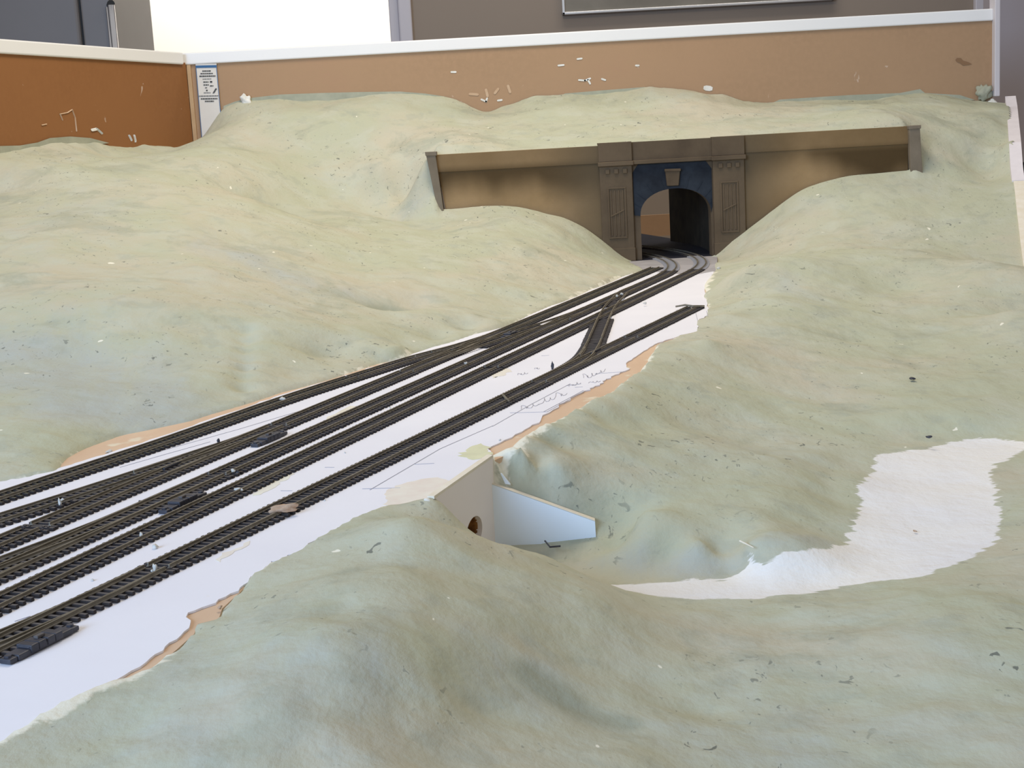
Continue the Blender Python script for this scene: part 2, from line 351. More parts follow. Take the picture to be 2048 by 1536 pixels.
# ------------------------------------------------------------------ terrain control points
ctl_front, ctl_back = [], []
def cz(z, *pp):
    for p in pp: ctl_front.append(at_z(*p, z))
def cy(y, *pp, to='f'):
    for p in pp: (ctl_front if to == 'f' else ctl_back).append(at_y(*p, y))
for (x, y) in plan(edge_right)[::1]: ctl_front.append(np.array([x, y, -.0007 if .715 < y < .83 else .0020]))
_er = plan(edge_right)
for a, b in zip(_er[:-1], _er[1:]):
    m = (a+b)/2; t = (b-a)/(np.linalg.norm(b-a)+1e-9)
    if 1.16 < m[1] < 2.3: ctl_front.append(np.array([*(m+np.array([t[1], -t[0]])*.014), .0002]))
for (x, y) in plan(edge_left): ctl_front.append(np.array([x, y, .0015]))
for y in np.arange(.65, 2.9, .12):          # beneath the tracks
    ctl_front.append(np.array([*on3(-.63, y), .0005]))
# foreground hill
cz(.006, (560, 1200), (640, 1140), (700, 1100), (500, 1330), (420, 1420))
cz(.012, (760, 1060), (820, 1050)); cz(.004, (850, 1045)); cz(-.012, (885, 1062)); cz(-.022, (940, 1084)); cz(-.030, (1010, 1100)); cz(-.036, (1060, 1113)); cz(-.044, (1140, 1143)); cz(-.052, (1220, 1175)); cz(-.062, (1300, 1205))
cz(.010, (700, 1200), (800, 1150), (640, 1290)); cz(-.004, (900, 1150)); cz(-.012, (980, 1170)); cz(-.024, (1080, 1200)); cz(-.038, (1190, 1235)); cz(-.052, (1300, 1270)); cz(-.060, (1390, 1290))
cz(.008, (560, 1400), (700, 1340)); cz(-.002, (840, 1320)); cz(-.016, (960, 1310)); cz(-.030, (1060, 1318)); cz(-.044, (1160, 1335)); cz(-.054, (1260, 1345)); cz(-.058, (1350, 1330))
cz(.000, (500, 1520), (650, 1460)); cz(-.012, (820, 1430)); cz(-.022, (960, 1400)); cz(-.034, (1080, 1400)); cz(-.046, (1200, 1420)); cz(-.054, (1350, 1420))
cz(-.010, (600, 1600), (750, 1560)); cz(-.028, (900, 1530)); cz(-.036, (1050, 1500), (1050, 1600)); cz(-.048, (1250, 1520), (1250, 1640)); cz(-.056, (1450, 1480), (1500, 1620)); cz(-.003, (250, 1480), (300, 1600), (100, 1560)); cz(-.01, (200, 1750), (700, 1750)); cz(-.04, (1300, 1800))
cz(-.060, (1500, 1300), (1650, 1300), (1800, 1300), (1980, 1300), (1600, 1420), (1800, 1440), (2000, 1440), (1750, 1600), (2030, 1600), (2200, 1400), (2200, 1700))
cz(-.064, (1480, 1230), (1620, 1215), (1760, 1205), (1900, 1180), (2000, 1150), (2048, 1120), (2120, 1150)); cz(-.070, (1400, 1215), (2030, 1060), (2060, 1000), (2040, 950))
# stream bed
cz(ZS, (1200, 1168), (1260, 1180), (1330, 1182), (1420, 1180), (1520, 1172), (1620, 1160), (1720, 1130), (1820, 1110), (1900, 1080), (1780, 1040), (1860, 1010), (1940, 1020), (1790, 960), (1880, 940), (1940, 910), (2000, 900), (1960, 960), (2060, 895))
# ravine in front of the culvert
for p in ((-.03, 1.065, -.074), (-.01, 1.085, -.076), (.02, 1.09, -.076), (.05, 1.09, -.076), (-.022, 1.12, -.076), (.01, 1.127, -.075), (.04, 1.126, -.073), (.064, 1.126, -.071), (.085, 1.115, -.071), (.09, 1.14, -.066),
          (-.008, 1.156, -.020), (.010, 1.155, -.029), (.039, 1.153, -.044), (.062, 1.152, -.056), (.077, 1.15, -.062)): ctl_front.append(np.array(p))
# bank above the stream and the long embankment on the right of the tracks
cz(-.068, (1230, 1105), (1330, 1110), (1430, 1105))
cz(-.056, (1300, 1075), (1400, 1080), (1500, 1090), (1600, 1085)); cz(-.071, (1480, 1130), (1600, 1118), (1680, 1080), (1700, 1010), (1730, 940), (1850, 880), (1950, 866), (2040, 864))
cz(-.010, (1060, 925)); cz(-.018, (1120, 945)); cz(-.033, (1230, 960)); cz(-.046, (1280, 1030)); cz(-.05, (1400, 1030), (1520, 1030)); cz(-.058, (1620, 1010))
cz(-.011, (1110, 890)); cz(-.021, (1190, 915)); cz(-.034, (1290, 940)); cz(-.044, (1420, 940), (1560, 920)); cz(-.056, (1650, 900))
cz(-.008, (1190, 840)); cz(-.018, (1270, 840)); cz(-.030, (1380, 840)); cz(-.044, (1520, 830)); cz(-.054, (1660, 820), (1800, 830))
cz(-.006, (1290, 775)); cz(-.014, (1370, 760)); cz(-.028, (1490, 750)); cz(-.040, (1640, 740)); cz(-.048, (1800, 740), (1950, 760)); cz(-.056, (2040, 790), (1940, 830))
cz(.004, (1340, 705)); cz(.006, (1420, 680)); cz(-.006, (1520, 670)); cz(-.020, (1660, 660)); cz(-.028, (1820, 650), (1960, 660)); cz(-.034, (2045, 680))
cz(.012, (1450, 625)); cz(.014, (1530, 600)); cz(.004, (1660, 590)); cz(-.004, (1800, 580), (1940, 590)); cz(-.010, (2040, 620))
cz(.022, (1445, 560)); cz(.040, (1500, 535)); cz(.046, (1600, 520)); cz(.040, (1720, 510)); cz(.030, (1850, 510), (1960, 520)); cz(.022, (2030, 540))
# mounds in front of the tunnel wall
yw = YP-.012
cy(yw, (1436, 512), (1460, 490), (1500, 460), (1545, 425), (1600, 386), (1650, 368), (1700, 357), (1770, 351), (1842, 348))
cy(yw-.10, (1460, 520), (1560, 455), (1680, 415), (1800, 400)); cy(yw-.22, (1650, 470), (1800, 450))
cy(yw, (1256, 522), (1240, 512), (1210, 488), (1175, 462), (1130, 440), (1090, 430), (1040, 417), (980, 414), (930, 420), (884, 431))
cy(yw-.10, (1190, 510), (1120, 468), (1020, 440), (930, 445), (860, 455)); cy(2.60, (1150, 530), (1040, 490), (920, 480), (800, 480)); cy(2.3, (1080, 580), (960, 555), (820, 545))
cy(2.0, (990, 640), (880, 625), (760, 610)); cy(1.75, (820, 690), (720, 680), (600, 660)); cy(1.56, (540, 760), (430, 735)); cy(1.6, (300, 720)); cy(1.45, (250, 800), (80, 790))
cy(1.30, (40, 870), (-60, 880)); cy(1.75, (480, 640), (340, 610), (200, 600), (60, 620)); cy(2.0, (640, 590), (520, 560), (400, 540), (250, 530), (100, 530), (-20, 540))
cy(1.62, (160, 700), (0, 700), (-120, 720)); cy(2.3, (700, 530), (600, 500), (500, 480), (380, 450), (240, 440), (100, 440), (-40, 450))
cy(2.6, (740, 475), (650, 455), (520, 410), (420, 385), (300, 370), (150, 365), (20, 370), (-60, 380))
for q in [(-60, 318), (0, 308), (60, 298), (110, 287), (150, 279), (190, 278), (215, 286), (290, 287), (385, 287)]: ctl_front.append(at_wall(*q, PANEL_A, PANEL_B))
# rows shared by front and back beside the portal
shared = [(2.90, [(790, 437), (700, 425), (620, 410), (520, 360), (450, 330), (400, 320)]), (3.02, [(820, 400), (740, 390), (640, 370), (540, 330), (470, 305), (420, 300)]), (3.05, [(835, 330), (760, 335)]),
          (2.93, [(1850, 345), (1900, 350), (1980, 360)]), (2.98, [(1852, 300), (1910, 310), (1990, 330)]), (3.05, [(1850, 258), (1920, 270), (1995, 290)])]
for y, q in shared: cy(y, *q); cy(y, *q, to='b')
for q in EDGE_PX:
    p = at_y(*q)
    if p[1] > 2.8: ctl_back.append(p)
    if p[1] < 3.3: ctl_front.append(p)
for p in ((.745, 2.0, -.036), (.63, 1.7, -.052), (.54, 1.45, -.070), (.56, 1.25, -.060), (.70, .9, -.055)): ctl_front.append(np.array(p))
# slope over the portal up to the back board
cy(YP+.012, (875, 303), (920, 300), (965, 297), to='b'); cy(YP+.03, (850, 303), (1000, 298), (1190, 286), (1350, 276), (1485, 266), (1650, 260), (1820, 252), to='b')
cy(YP+.14, (860, 288), (1000, 276), (1200, 262), (1400, 248), (1600, 238), (1800, 230), to='b'); cy(3.15, (600, 310), (700, 310), (500, 285), (420, 278), (1900, 238), (1985, 240), to='b')
cy(3.25, (420, 268), (520, 250), (650, 245), (800, 245), (950, 245), (1100, 235), (1300, 222), (1500, 216), (1700, 212), (1880, 212), (1990, 218), to='b')
BASELINE = [(388, 286), (412, 262), (440, 222), (452, 212), (482, 206), (520, 203), (560, 199), (640, 199), (700, 197), (790, 187), (850, 192), (890, 196), (930, 206), (960, 217), (980, 219), (1000, 211), (1020, 205), (1060, 192), (1070, 191), (1120, 191), (1200, 184), (1250, 181), (1290, 175),
            (1340, 179), (1400, 184), (1420, 187), (1445, 185), (1465, 193), (1480, 201), (1550, 203), (1620, 203), (1700, 201), (1780, 198), (1845, 192), (1900, 192), (1950, 198), (2000, 206)]
cy(YB, *BASELINE, to='b'); cy(3.3, (395, 298), to='b');
for q in [(30, 325), (120, 315), (220, 312), (320, 308), (390, 300)]: ctl_front.append(at_wall(*q, PANEL_A+np.array([.06, 0]), PANEL_B+np.array([.06, 0])))
for p in list(ctl_front):
    if 2.5 < p[1] and (p[0] < PX0-.02 or p[0] > PX1+.02): ctl_back.append(p)
for p in list(ctl_back):
    if p[1] < 3.2 and (p[0] < PX0-.02 or p[0] > PX1+.02): ctl_front.append(p)
class RBF:
    def __init__(s, P, lam=2e-5):
        P = np.array(P, float); keep = []
        for i in range(len(P)):
            if all(np.hypot(*(P[i, :2]-P[j, :2])) > .006 for j in keep): keep.append(i)
        P = P[keep]; s.x = P[:, :2]; n = len(P)
        A = s.k(s.x)+lam*np.eye(n); Q = np.hstack([np.ones((n, 1)), s.x]); Mx = np.block([[A, Q], [Q.T, np.zeros((3, 3))]])
        s.w = np.linalg.solve(Mx, np.concatenate([P[:, 2], np.zeros(3)]))
    def k(s, X):
        r2 = ((X[:, None, :]-s.x[None])**2).sum(2)+1e-5; return np.sqrt(r2)*r2**.25
    def __call__(s, X):
        out = np.empty(len(X))
        for i in range(0, len(X), 20000):
            q = X[i:i+20000]; out[i:i+20000] = s.k(q) @ s.w[:-3]+s.w[-3]+q @ s.w[-2:]
        return out
rf, rb = RBF(ctl_front), RBF(ctl_back)
def vnoise(P, scale, seed):                 # smooth lattice noise, -1..1
    g = np.random.default_rng(seed).uniform(-1, 1, (64, 64)); q = P*scale+100.; i = np.floor(q).astype(int); t = q-i; t = t*t*t*(t*(t*6-15)+10)
    a = g[i[:, 0] % 64, i[:, 1] % 64]; b = g[(i[:, 0]+1) % 64, i[:, 1] % 64]; c = g[i[:, 0] % 64, (i[:, 1]+1) % 64]; d = g[(i[:, 0]+1) % 64, (i[:, 1]+1) % 64]
    return (a*(1-t[:, 0])+b*t[:, 0])*(1-t[:, 1])+(c*(1-t[:, 0])+d*t[:, 0])*t[:, 1]
# small dents and humps: (pixel, distance, radius, height)
BUMPS = [((500, 395), 2.78, .05, -.024), ((560, 415), 2.8, .06, -.030), ((600, 440), 2.75, .05, -.026), ((770, 600), 2.05, .042, -.022), ((830, 590), 2.10, .035, -.014), ((640, 705), 1.72, .032, -.014), ((690, 690), 1.76, .03, -.010), *[((491-k*1.5, 650+k*16), 1.725-k*.031, .013, -.008) for k in range(7)], ((540, 640), 1.75, .04, .005),
         ((940, 625), 1.97, .032, -.014), ((990, 605), 2.05, .030, -.012), ((870, 640), 1.90, .026, -.010), ((790, 390), 2.93, .035, -.016), ((860, 385), 2.93, .05, .012), ((160, 650), 1.62, .05, -.008), ((420, 520), 2.0, .05, .010), ((800, 270), 3.17, .035, -.016), ((765, 300), 3.12, .04, -.012), ((1690, 235), 3.2, .04, -.020), ((1640, 245), 3.2, .04, -.012), ((1930, 320), 3.0, .05, -.014),
         ((640, 1290), .75, .03, -.004), ((1160, 1330), .72, .03, -.005), ((960, 1360), .69, .025, -.005), ((1000, 1250), .8, .04, .004), ((1400, 1330), .75, .03, -.004), ((1500, 900), 1.4, .05, -.006)]
def height(P):
    P = np.asarray(P, float); zf = rf(P); zb = rb(P); y = P[:, 1]; x = P[:, 0]
    w = np.clip((y-(YP-.05))/.12, 0, 1); w = w*w*(3-2*w); w2 = (y > YP).astype(float)
    d = np.minimum(x-PX0, PX1-x); inp = np.clip(d/.01, 0, 1)
    ww = w*(1-inp)+w2*inp; z = zf*(1-ww)+zb*ww
    sd = sdist(P, T_POLY); out = np.where(y > YP, 1., np.clip(-sd/.03, 0, 1))
    st = sdist(P, STREAM); rg = out*np.clip(-st/.03, .15, 1)*(1-.92*np.exp(-((x-.03)**2+(y-1.10)**2)/.075**2))*np.where(x > -.66+.3699*y, np.clip((-sd-.012)/.05, .12, 1), 1)
    rg = rg*np.clip((seg_dist(P, EDGE_XY, False)-.012)/.05, 0, 1)*(1-.9*np.exp(-((y-YP-.02)/.05)**2)*((x > PX0-.05) & (x < PX1+.05)))
    z = z+rg*(.0055*vnoise(P, 7, 1)+.0025*vnoise(P, 17, 2)+.0013*vnoise(P, 41, 3)+.0007*vnoise(P, 95, 4))
    for (px, dd, r, h) in BUMPS:
        c = at_y(*px, dd)[:2]; z = z+out*h*np.exp(-((P-c)**2).sum(1)/(r*r))
    z = np.where((y < YP-.004) & (sd > -.0), z-1.3*np.maximum(sd, 0), z)
    m = (y > YP) & (y < YP+.07) & (x > PX0-.002) & (x < PX1+.002); z = np.where(m, np.maximum(z, at_y(1000, 304, YP)[2]-.0005), z)
    m = (y > YP) & (y < YP+.07) & (x > PX0-.010) & (x < at_y(1190, 300, YP)[0]); z = np.where(m, np.minimum(z, at_y(1000, 304, YP)[2]+.0012+1.6*np.maximum(y-YP-.024, 0)), z)
    # trench in front of the culvert: the ground drops to the ravine floor against the wing and the headwall
    wy = WING_A[1]+(x-WING_A[0])*(WING_B[1]-WING_A[1])/(WING_B[0]-WING_A[0]); fl = np.interp(x, [-.05, .0, .03, .064, .085, .12], [-.0735, -.0735, -.0720, -.0695, -.066, -.05])
    m = (y < wy+.0046) & (y > wy-.035) & (x > -.022) & (x < .078); z = np.where(m, np.minimum(z, fl), z)
    hv_ = (HEAD_R-HEAD_L)/np.linalg.norm(HEAD_R-HEAD_L); u = (P-HEAD_L) @ hv_; v = (P-HEAD_L) @ np.array([hv_[1], -hv_[0]])
    m = (u > .05) & (v > -.0046) & (v < .04) & (y < wy+.0046); z = np.where(m, np.minimum(z, -.0735), z)
    return np.maximum(z, -.10)

def build_terrain():
    xs = np.arange(-1.62, 1.34, .0062); ys = [.36]
    while ys[-1] < YB-.004: ys.append(ys[-1]+(.0045 if ys[-1] < 1.3 else .0065 if ys[-1] < 2.2 else .009))
    ys = np.array(ys); ys[-1] = YB-.002
    X, Y = np.meshgrid(xs, ys); P = np.stack([X.ravel(), Y.ravel()], 1); z = height(P)
    nx, ny = len(xs), len(ys); idx = np.arange(nx*ny).reshape(ny, nx)
    q = np.stack([idx[:-1, :-1], idx[:-1, 1:], idx[1:, 1:], idx[1:, :-1]], 2).reshape(-1, 4); c = P[q].mean(1)
    ok = inside(c, LAYOUT)
    yv = P[q][:, :, 1]; cross = (yv.min(1) < YP) & (yv.max(1) >= YP) & (c[:, 0] > PX0) & (c[:, 0] < PX1); ok &= ~cross
    sd = sdist(c, T_POLY); ok &= ~((sd > .02) & (c[:, 1] < YP))
    q = q[ok]; used = np.zeros(len(P), bool); used[q.ravel()] = True; remap = np.cumsum(used)-1
    V = np.column_stack([P, z])[used]; q = remap[q]; P = P[used]
    me = bpy.data.meshes.new('terrain'); me.vertices.add(len(V)); me.vertices.foreach_set('co', V.ravel())
    me.loops.add(len(q)*4); me.loops.foreach_set('vertex_index', q.ravel()); me.polygons.add(len(q))
    me.polygons.foreach_set('loop_start', np.arange(len(q))*4); me.update(calc_edges=True)
    me.polygons.foreach_set('use_smooth', np.ones(len(q), bool))
    def attr(name, v): a = me.attributes.new(name, 'FLOAT', 'POINT'); a.data.foreach_set('value', v.astype(np.float32))
    attr('bare', sdist(P, STREAM))
    wash_shade = np.zeros(len(P))                 # thin blue grey paint brushed over the plaster, plus painted bank shade
    for (px, py, dd, r, k) in [(120, 690, 1.55, .11, 1.), (20, 660, 1.6, .10, 1.), (280, 735, 1.45, .10, .9), (200, 760, 1.42, .08, .8), (590, 580, 2.12, .07, .9), (680, 610, 2.05, .06, .9), (480, 520, 2.2, .08, .7), (150, 430, 2.35, .16, .6), (830, 380, 2.95, .05, .8), (560, 610, 1.9, .06, .5),
                               (1600, 620, 2.1, .12, .45), (1950, 600, 2.4, .10, .7), (1060, 960, 1.2, .06, .5), (1480, 930, 1.35, .08, .55), (760, 1420, .66, .12, .3), (350, 1480, .62, .10, .3), (1100, 1330, .73, .05, .5), (1650, 1480, .70, .12, .3), (1900, 1480, .7, .12, .3), (1680, 240, 3.2, .06, .7)]:
        c0 = at_y(px, py, dd)[:2]; wash_shade += k*np.exp(-((P-c0)**2).sum(1)/(r*r))
    bank = plan([(1060, 1100), (1180, 1112), (1300, 1122), (1420, 1128), (1520, 1120), (1640, 1096)], -.068); wash_shade += .8*np.exp(-(seg_dist(P, bank, False)/.022)**2)  # shadow of the steep bank, painted in as blue grey
    attr('wash_shade', np.clip(wash_shade, 0, 1.2))
    sm = np.zeros(len(P))                   # shade of the dents, painted in as darker grey green
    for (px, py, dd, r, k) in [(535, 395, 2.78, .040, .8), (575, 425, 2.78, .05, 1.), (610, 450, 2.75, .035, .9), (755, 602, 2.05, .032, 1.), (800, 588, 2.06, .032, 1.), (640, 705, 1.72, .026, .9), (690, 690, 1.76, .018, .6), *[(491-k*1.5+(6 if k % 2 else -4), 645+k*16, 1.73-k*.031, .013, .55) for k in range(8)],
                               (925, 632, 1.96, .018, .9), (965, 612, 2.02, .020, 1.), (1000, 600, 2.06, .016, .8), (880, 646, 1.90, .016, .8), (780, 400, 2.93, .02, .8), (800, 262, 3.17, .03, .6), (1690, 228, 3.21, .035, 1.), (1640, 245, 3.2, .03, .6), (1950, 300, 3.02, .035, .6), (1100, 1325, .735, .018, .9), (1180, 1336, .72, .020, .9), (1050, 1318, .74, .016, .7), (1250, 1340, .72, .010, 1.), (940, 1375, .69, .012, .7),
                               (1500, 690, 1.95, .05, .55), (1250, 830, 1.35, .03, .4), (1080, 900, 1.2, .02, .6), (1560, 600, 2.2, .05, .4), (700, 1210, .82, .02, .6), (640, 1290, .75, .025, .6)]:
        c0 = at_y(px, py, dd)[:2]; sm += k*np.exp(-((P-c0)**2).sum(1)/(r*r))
    attr('dent_shade', np.clip(sm, 0, 1.1))
    sdt = sdist(P, T_POLY); e = np.where(P[:, 1] < YP-.02, np.where(P[:, 0] < (-.66+.3699*P[:, 1]), -.006, .0)+sdt+.009*np.clip(vnoise(P, 9, 31), -.4, 1), -.2)      # ragged bare fringe where the paint stops at the bed
    eb = .0*P[:, 1]-.2+np.where(P[:, 1] > YB-.03, .165, 0); e = np.maximum(e, np.minimum(eb, -.02))
    dp = np.where((P[:, 0] > PX0-.02) & (P[:, 0] < PX1+.02) & (P[:, 1] > YP), .004-(P[:, 1]-YP-.0)*.6, -.2); e = np.maximum(e, dp-.012)
    attr('fringe', e)
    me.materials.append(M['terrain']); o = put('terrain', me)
    return tag(o, 'sage green painted plaster hills rolling round the white track bed', 'terrain', kind='structure')
build_terrain()

# ------------------------------------------------------------------ track bed
def flat(name, poly, z0, z1, mats, parent=None):
    bm = bmesh.new(); vs = [bm.verts.new((x, y, z1)) for x, y in poly]; f = bm.faces.new(vs)
    r = bmesh.ops.extrude_face_region(bm, geom=[f]); bmesh.ops.translate(bm, verts=[v for v in r['geom'] if isinstance(v, bmesh.types.BMVert)], vec=(0, 0, z0-z1))
    bmesh.ops.triangulate(bm, faces=[f for f in bm.faces if len(f.verts) > 4]); bmesh.ops.recalc_face_normals(bm, faces=bm.faces)
    me = bpy.data.meshes.new(name); bm.to_mesh(me); bm.free(); me.materials.append(mats); return put(name, me, parent)
def rough_edge(poly, amp, n=6, seed=3):     # torn edge
    g = np.random.default_rng(seed); out = []
    for i in range(len(poly)-1):
        a, b = poly[i], poly[i+1]; L = np.linalg.norm(b-a); m = max(1, min(n, int(L/.005))); t = np.array([b[1]-a[1], a[0]-b[0]])/(L+1e-9)
        for k in range(m): out.append(a+(b-a)*k/m+t*g.normal()*min(amp, L/m*.35)*(k > 0))
    out.append(poly[-1]); return np.array(out)
deck_poly = np.vstack([plan(edge_right), tunnel_right, tunnel_left, plan(edge_left)[::-1]])
tag(flat('plywood_deck', deck_poly, -.013, -.0014, M['plywood']), 'orange plywood deck showing in strips beside the white sheet', 'deck', kind='structure')
sheet = thing('roadbed_sheet', 'white foam sheet with pencil lines carrying the five tracks', 'foam sheet')
sp = np.vstack([rough_edge(plan(sheet_right), .0016), rough_edge(plan(sheet_left)[::-1], .0012, 5, 9)])
flat('foam_panel', sp, -.0013, 0., M['sheet'], sheet)
tl = np.array([at_z(1252, 526)[:2], at_z(1290, 541)[:2], at_z(1345, 548)[:2], at_z(1400, 548)[:2], at_z(1434, 541)[:2]])
flat('grey_approach', np.vstack([tl, [(.447, 2.95), (.265, 2.93)]]), -.0013, .0002, M['bed_grey'], sheet)
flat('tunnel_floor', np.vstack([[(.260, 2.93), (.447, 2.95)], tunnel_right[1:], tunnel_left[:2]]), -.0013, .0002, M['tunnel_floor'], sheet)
for k, (pg, mt) in enumerate([([(765, 1010), (772, 985), (790, 972), (830, 962), (875, 955), (905, 965), (880, 985), (862, 1000), (830, 1012)], (.80, .70, .61)), ([(915, 912), (935, 898), (962, 887), (975, 893), (985, 905), (975, 914), (945, 920)], (.66, .65, .44)),
                              ([(1012, 737), (1022, 742), (1006, 752), (985, 757), (990, 748)], (.79, .72, .63)), ([(540, 965), (575, 945), (590, 948), (560, 968), (520, 990), (505, 992)], (.79, .73, .63)), ([(640, 846), (700, 812), (712, 815), (655, 846)], (.76, .70, .58)),
                              ([(430, 1120), (470, 1098), (500, 1082), (498, 1090), (465, 1108), (440, 1125)], (.80, .72, .64))]):
    flat('glue_smear', rough_edge(np.vstack([plan(pg), plan(pg[:1])]), .003, 6, 20+k)[:-1], .00004, .00018+.00001*k, simple('smear %d' % k, mt, tuple(min(.85, c*1.15) for c in mt), 60, .85), sheet)
# pencil: layout lines and handwriting drawn on the sheet
pen = MB()
def stroke(pts, w=.0006):
    P = [at_z(*p)[:2] for p in pts]
    for a, b in zip(P[:-1], P[1:]):
        d = b-a; L = np.linalg.norm(d)+1e-9; n = np.array([d[1], -d[0]])/L*w/2; d = d/L*w*.3
        z0, z1 = .0001, .0003
        c = [a-n-d, b-n+d, b+n+d, a+n-d]; pen.hexa([(*p, z0) for p in c], [(*p, z1) for p in c])
for ln in [[(985, 853), (1064, 808), (1140, 768)], [(1010, 818), (1060, 790), (1092, 775)], [(1087, 824), (1167, 781)], [(1094, 824), (1168, 783)], [(1020, 826), (1094, 824)], [(1190, 748), (1245, 744)],
           [(740, 980), (880, 898), (985, 852)], [(830, 929), (868, 927)], [(725, 978), (800, 976)], [(650, 935), (668, 935)], [(562, 982), (584, 982)], [(250, 922), (330, 900), (480, 858), (600, 822)], [(240, 935), (320, 912), (420, 884)], [(1150, 775), (1165, 774)], [(1132, 772), (1162, 768)],
           [(1184, 693), (1196, 676)], [(1390, 620), (1397, 648)], [(1413, 622), (1416, 633)], [(60, 1237), (95, 1230)], [(30, 1243), (60, 1233)], [(1083, 712), (1098, 711)]]: stroke(ln)
g = random.Random(4)
def scrawl(a, b, h, n, up):                 # a line of hurried handwriting from a to b
    pts = []
    for k in range(n*6+1):
        t = k/(n*6); ph = t*n*2*math.pi
        pts.append((a[0]+(b[0]-a[0])*t+h*.35*math.cos(ph)+g.uniform(-.4, .4), a[1]+(b[1]-a[1])*t-h*(.5+.5*math.sin(ph*(1 if int(t*n) % 3 else .5)))*up[int(t*n) % len(up)]+g.uniform(-.3, .3)))
    stroke(pts, .0005)
scrawl((1040, 824), (1132, 790), 7, 8, [1.5, .7, .8, .7, 1.3, .8]); scrawl((1136, 776), (1160, 768), 5, 3, [1, .7]); scrawl((1164, 762), (1208, 744), 8, 5, [1.5, .8, .9, 1.2, .7]); scrawl((1176, 768), (1200, 764), 3, 3, [1.])
scrawl((1034, 752), (1054, 748), 4, 3, [1, .8]); scrawl((1068, 740), (1078, 738), 3, 2, [1.]); scrawl((1192, 700), (1208, 690), 2, 2, [1.])
tag(pen.build('pencil_writing', M['pencil'], sheet), 'grey pencil lines and handwriting on the sheet', kind='stuff')

# ------------------------------------------------------------------ tracks
RH, TH = .0025, .0022                       # rail and tie heights
prof = [(-.00125, 0), (.00125, 0), (.00125, .0005), (.0004, .0009), (.0004, .0017), (.0007, .0019), (.0007, RH), (-.0007, RH), (-.0007, .0019), (-.0004, .0017), (-.0004, .0009), (-.00125, .0005)]
def tangents(P):
    t = np.gradient(P, axis=0); return t/np.linalg.norm(t, axis=1)[:, None]
def rail_mesh(P, o2, base, z=TH, lo=0, taper=None):
    t = tangents(P); n = np.column_stack([t[:, 1], -t[:, 0]]); C = P+n*o2; C = C[::3] if len(C) > 12 else C; nn = n[::3] if len(P) > 12 else n
    mb = MB(); k = len(prof); V = []
    for i, (c, m) in enumerate(zip(C, nn)): V += [(c[0]+m[0]*a-base[0], c[1]+m[1]*a-base[1], z+b) for a, b in prof]
    fs, mi = [], []
    for i in range(len(C)-1):
        for j in range(k): fs.append((i*k+j, i*k+(j+1) % k, (i+1)*k+(j+1) % k, (i+1)*k+j)); mi.append(1 if 4 <= j <= 8 else 0)
    fs += [tuple(range(k)), tuple(range((len(C)-1)*k, len(C)*k))[::-1]]; mi += [0, 0]
    me = bpy.data.meshes.new('rail'); me.from_pydata(V, [], fs); me.materials.append(M['rail_side']); me.materials.append(M['rail_top']); me.polygons.foreach_set('material_index', mi)
    bm = bmesh.new(); bm.from_mesh(me); bmesh.ops.recalc_face_normals(bm, faces=bm.faces); bm.to_mesh(me); bm.free()
    return me
def tie_mesh(mat, L=.0315, chairs=True, low=None):
    mb = MB(); h = L/2; w = .00150
    mb.hexa([(-h, -w, 0), (h, -w, 0), (h, w, 0), (-h, w, 0)], [(-h+.0003, -w*.85, TH), (h-.0003, -w*.85, TH), (h-.0003, w*.85, TH), (-h+.0003, w*.85, TH)])
    if chairs:
        for s in (-1, 1):
            for e in (-1, 1):
                x = s*off+e*.0021; mb.box(x-.0007, x+.0007, -.0008, .0008, TH-.0002, TH+.0007)
    me = mb.mesh('tie'); me.materials.append(mat); me.materials.append(low or M['tie_dark'])
    for p in me.polygons:
        if abs(p.normal.z) < .6: p.material_index = 1
    return me
TIE = tie_mesh(M['tie']); TIE_G = tie_mesh(M['tie_green']); TIE_L = tie_mesh(M['tie'], 1., False); TIE_W = tie_mesh(M['tie_grey'], low=M['tie_grey'])
def sub(P, y0, y1): return P[(P[:, 1] >= y0-1e-6) & (P[:, 1] <= y1+1e-6)]
PITCH = .0071
def stations(P, pitch=PITCH):
    Q = resample(P, pitch); return Q, tangents(Q)
def track(name, label, P, group=None, avoid=(), tie=TIE, skip=.0, ends=None):
    base = P[0]; t = thing(name, label, 'train track', (base[0], base[1], 0.0003), 0, group)
    for s in (-1, 1): put('rail', rail_mesh(P, s*off, base, TH+(0.0002 if avoid else 0)), t)
    Q, T = stations(P); far = np.ones(len(Q), bool)
    for A, d in avoid: far &= seg_dist(Q, A, False) > d
    n = 0
    for q, d, k in zip(Q, T, far):
        if not k: continue
        a = math.atan2(d[1], d[0])-math.pi/2+random.gauss(0, .012)
        put('tie', TIE_W if 2.66 < q[1] < 2.95 and P is not R_T2 and q[0] > .25 and tie is TIE else tie, t, (q[0]-base[0]+random.gauss(0, .0002), q[1]-base[1], 0), a); n += 1
    w = MB()                                 # plastic web joining the ties under the rails
    for s in (-1, 1):
        nn = np.column_stack([T[:, 1], -T[:, 0]]); C = Q+nn*s*off
        for i in range(0, len(C)-1):
            if not (far[i] and far[i+1]): continue
            a, b = C[i]-base, C[i+1]-base; m = nn[i]*.001; cc = [a-m, b-m, b+m, a+m]; w.hexa([(*p, 0.0002) for p in cc], [(*p, .0011) for p in cc])
    if w.v: tag(w.build('tie_web', M['tie_dark'] if Q[-1][1] < 2.8 else M['tie_grey'], t), kind='stuff')
    return t
def lateral(p, d, B):                        # offset of polyline B from p measured across direction d
    r = B-p; u = r @ d; v = r @ np.array([d[1], -d[0]]); o = np.argsort(u); return np.interp(0, u[o], v[o], left=0, right=0)
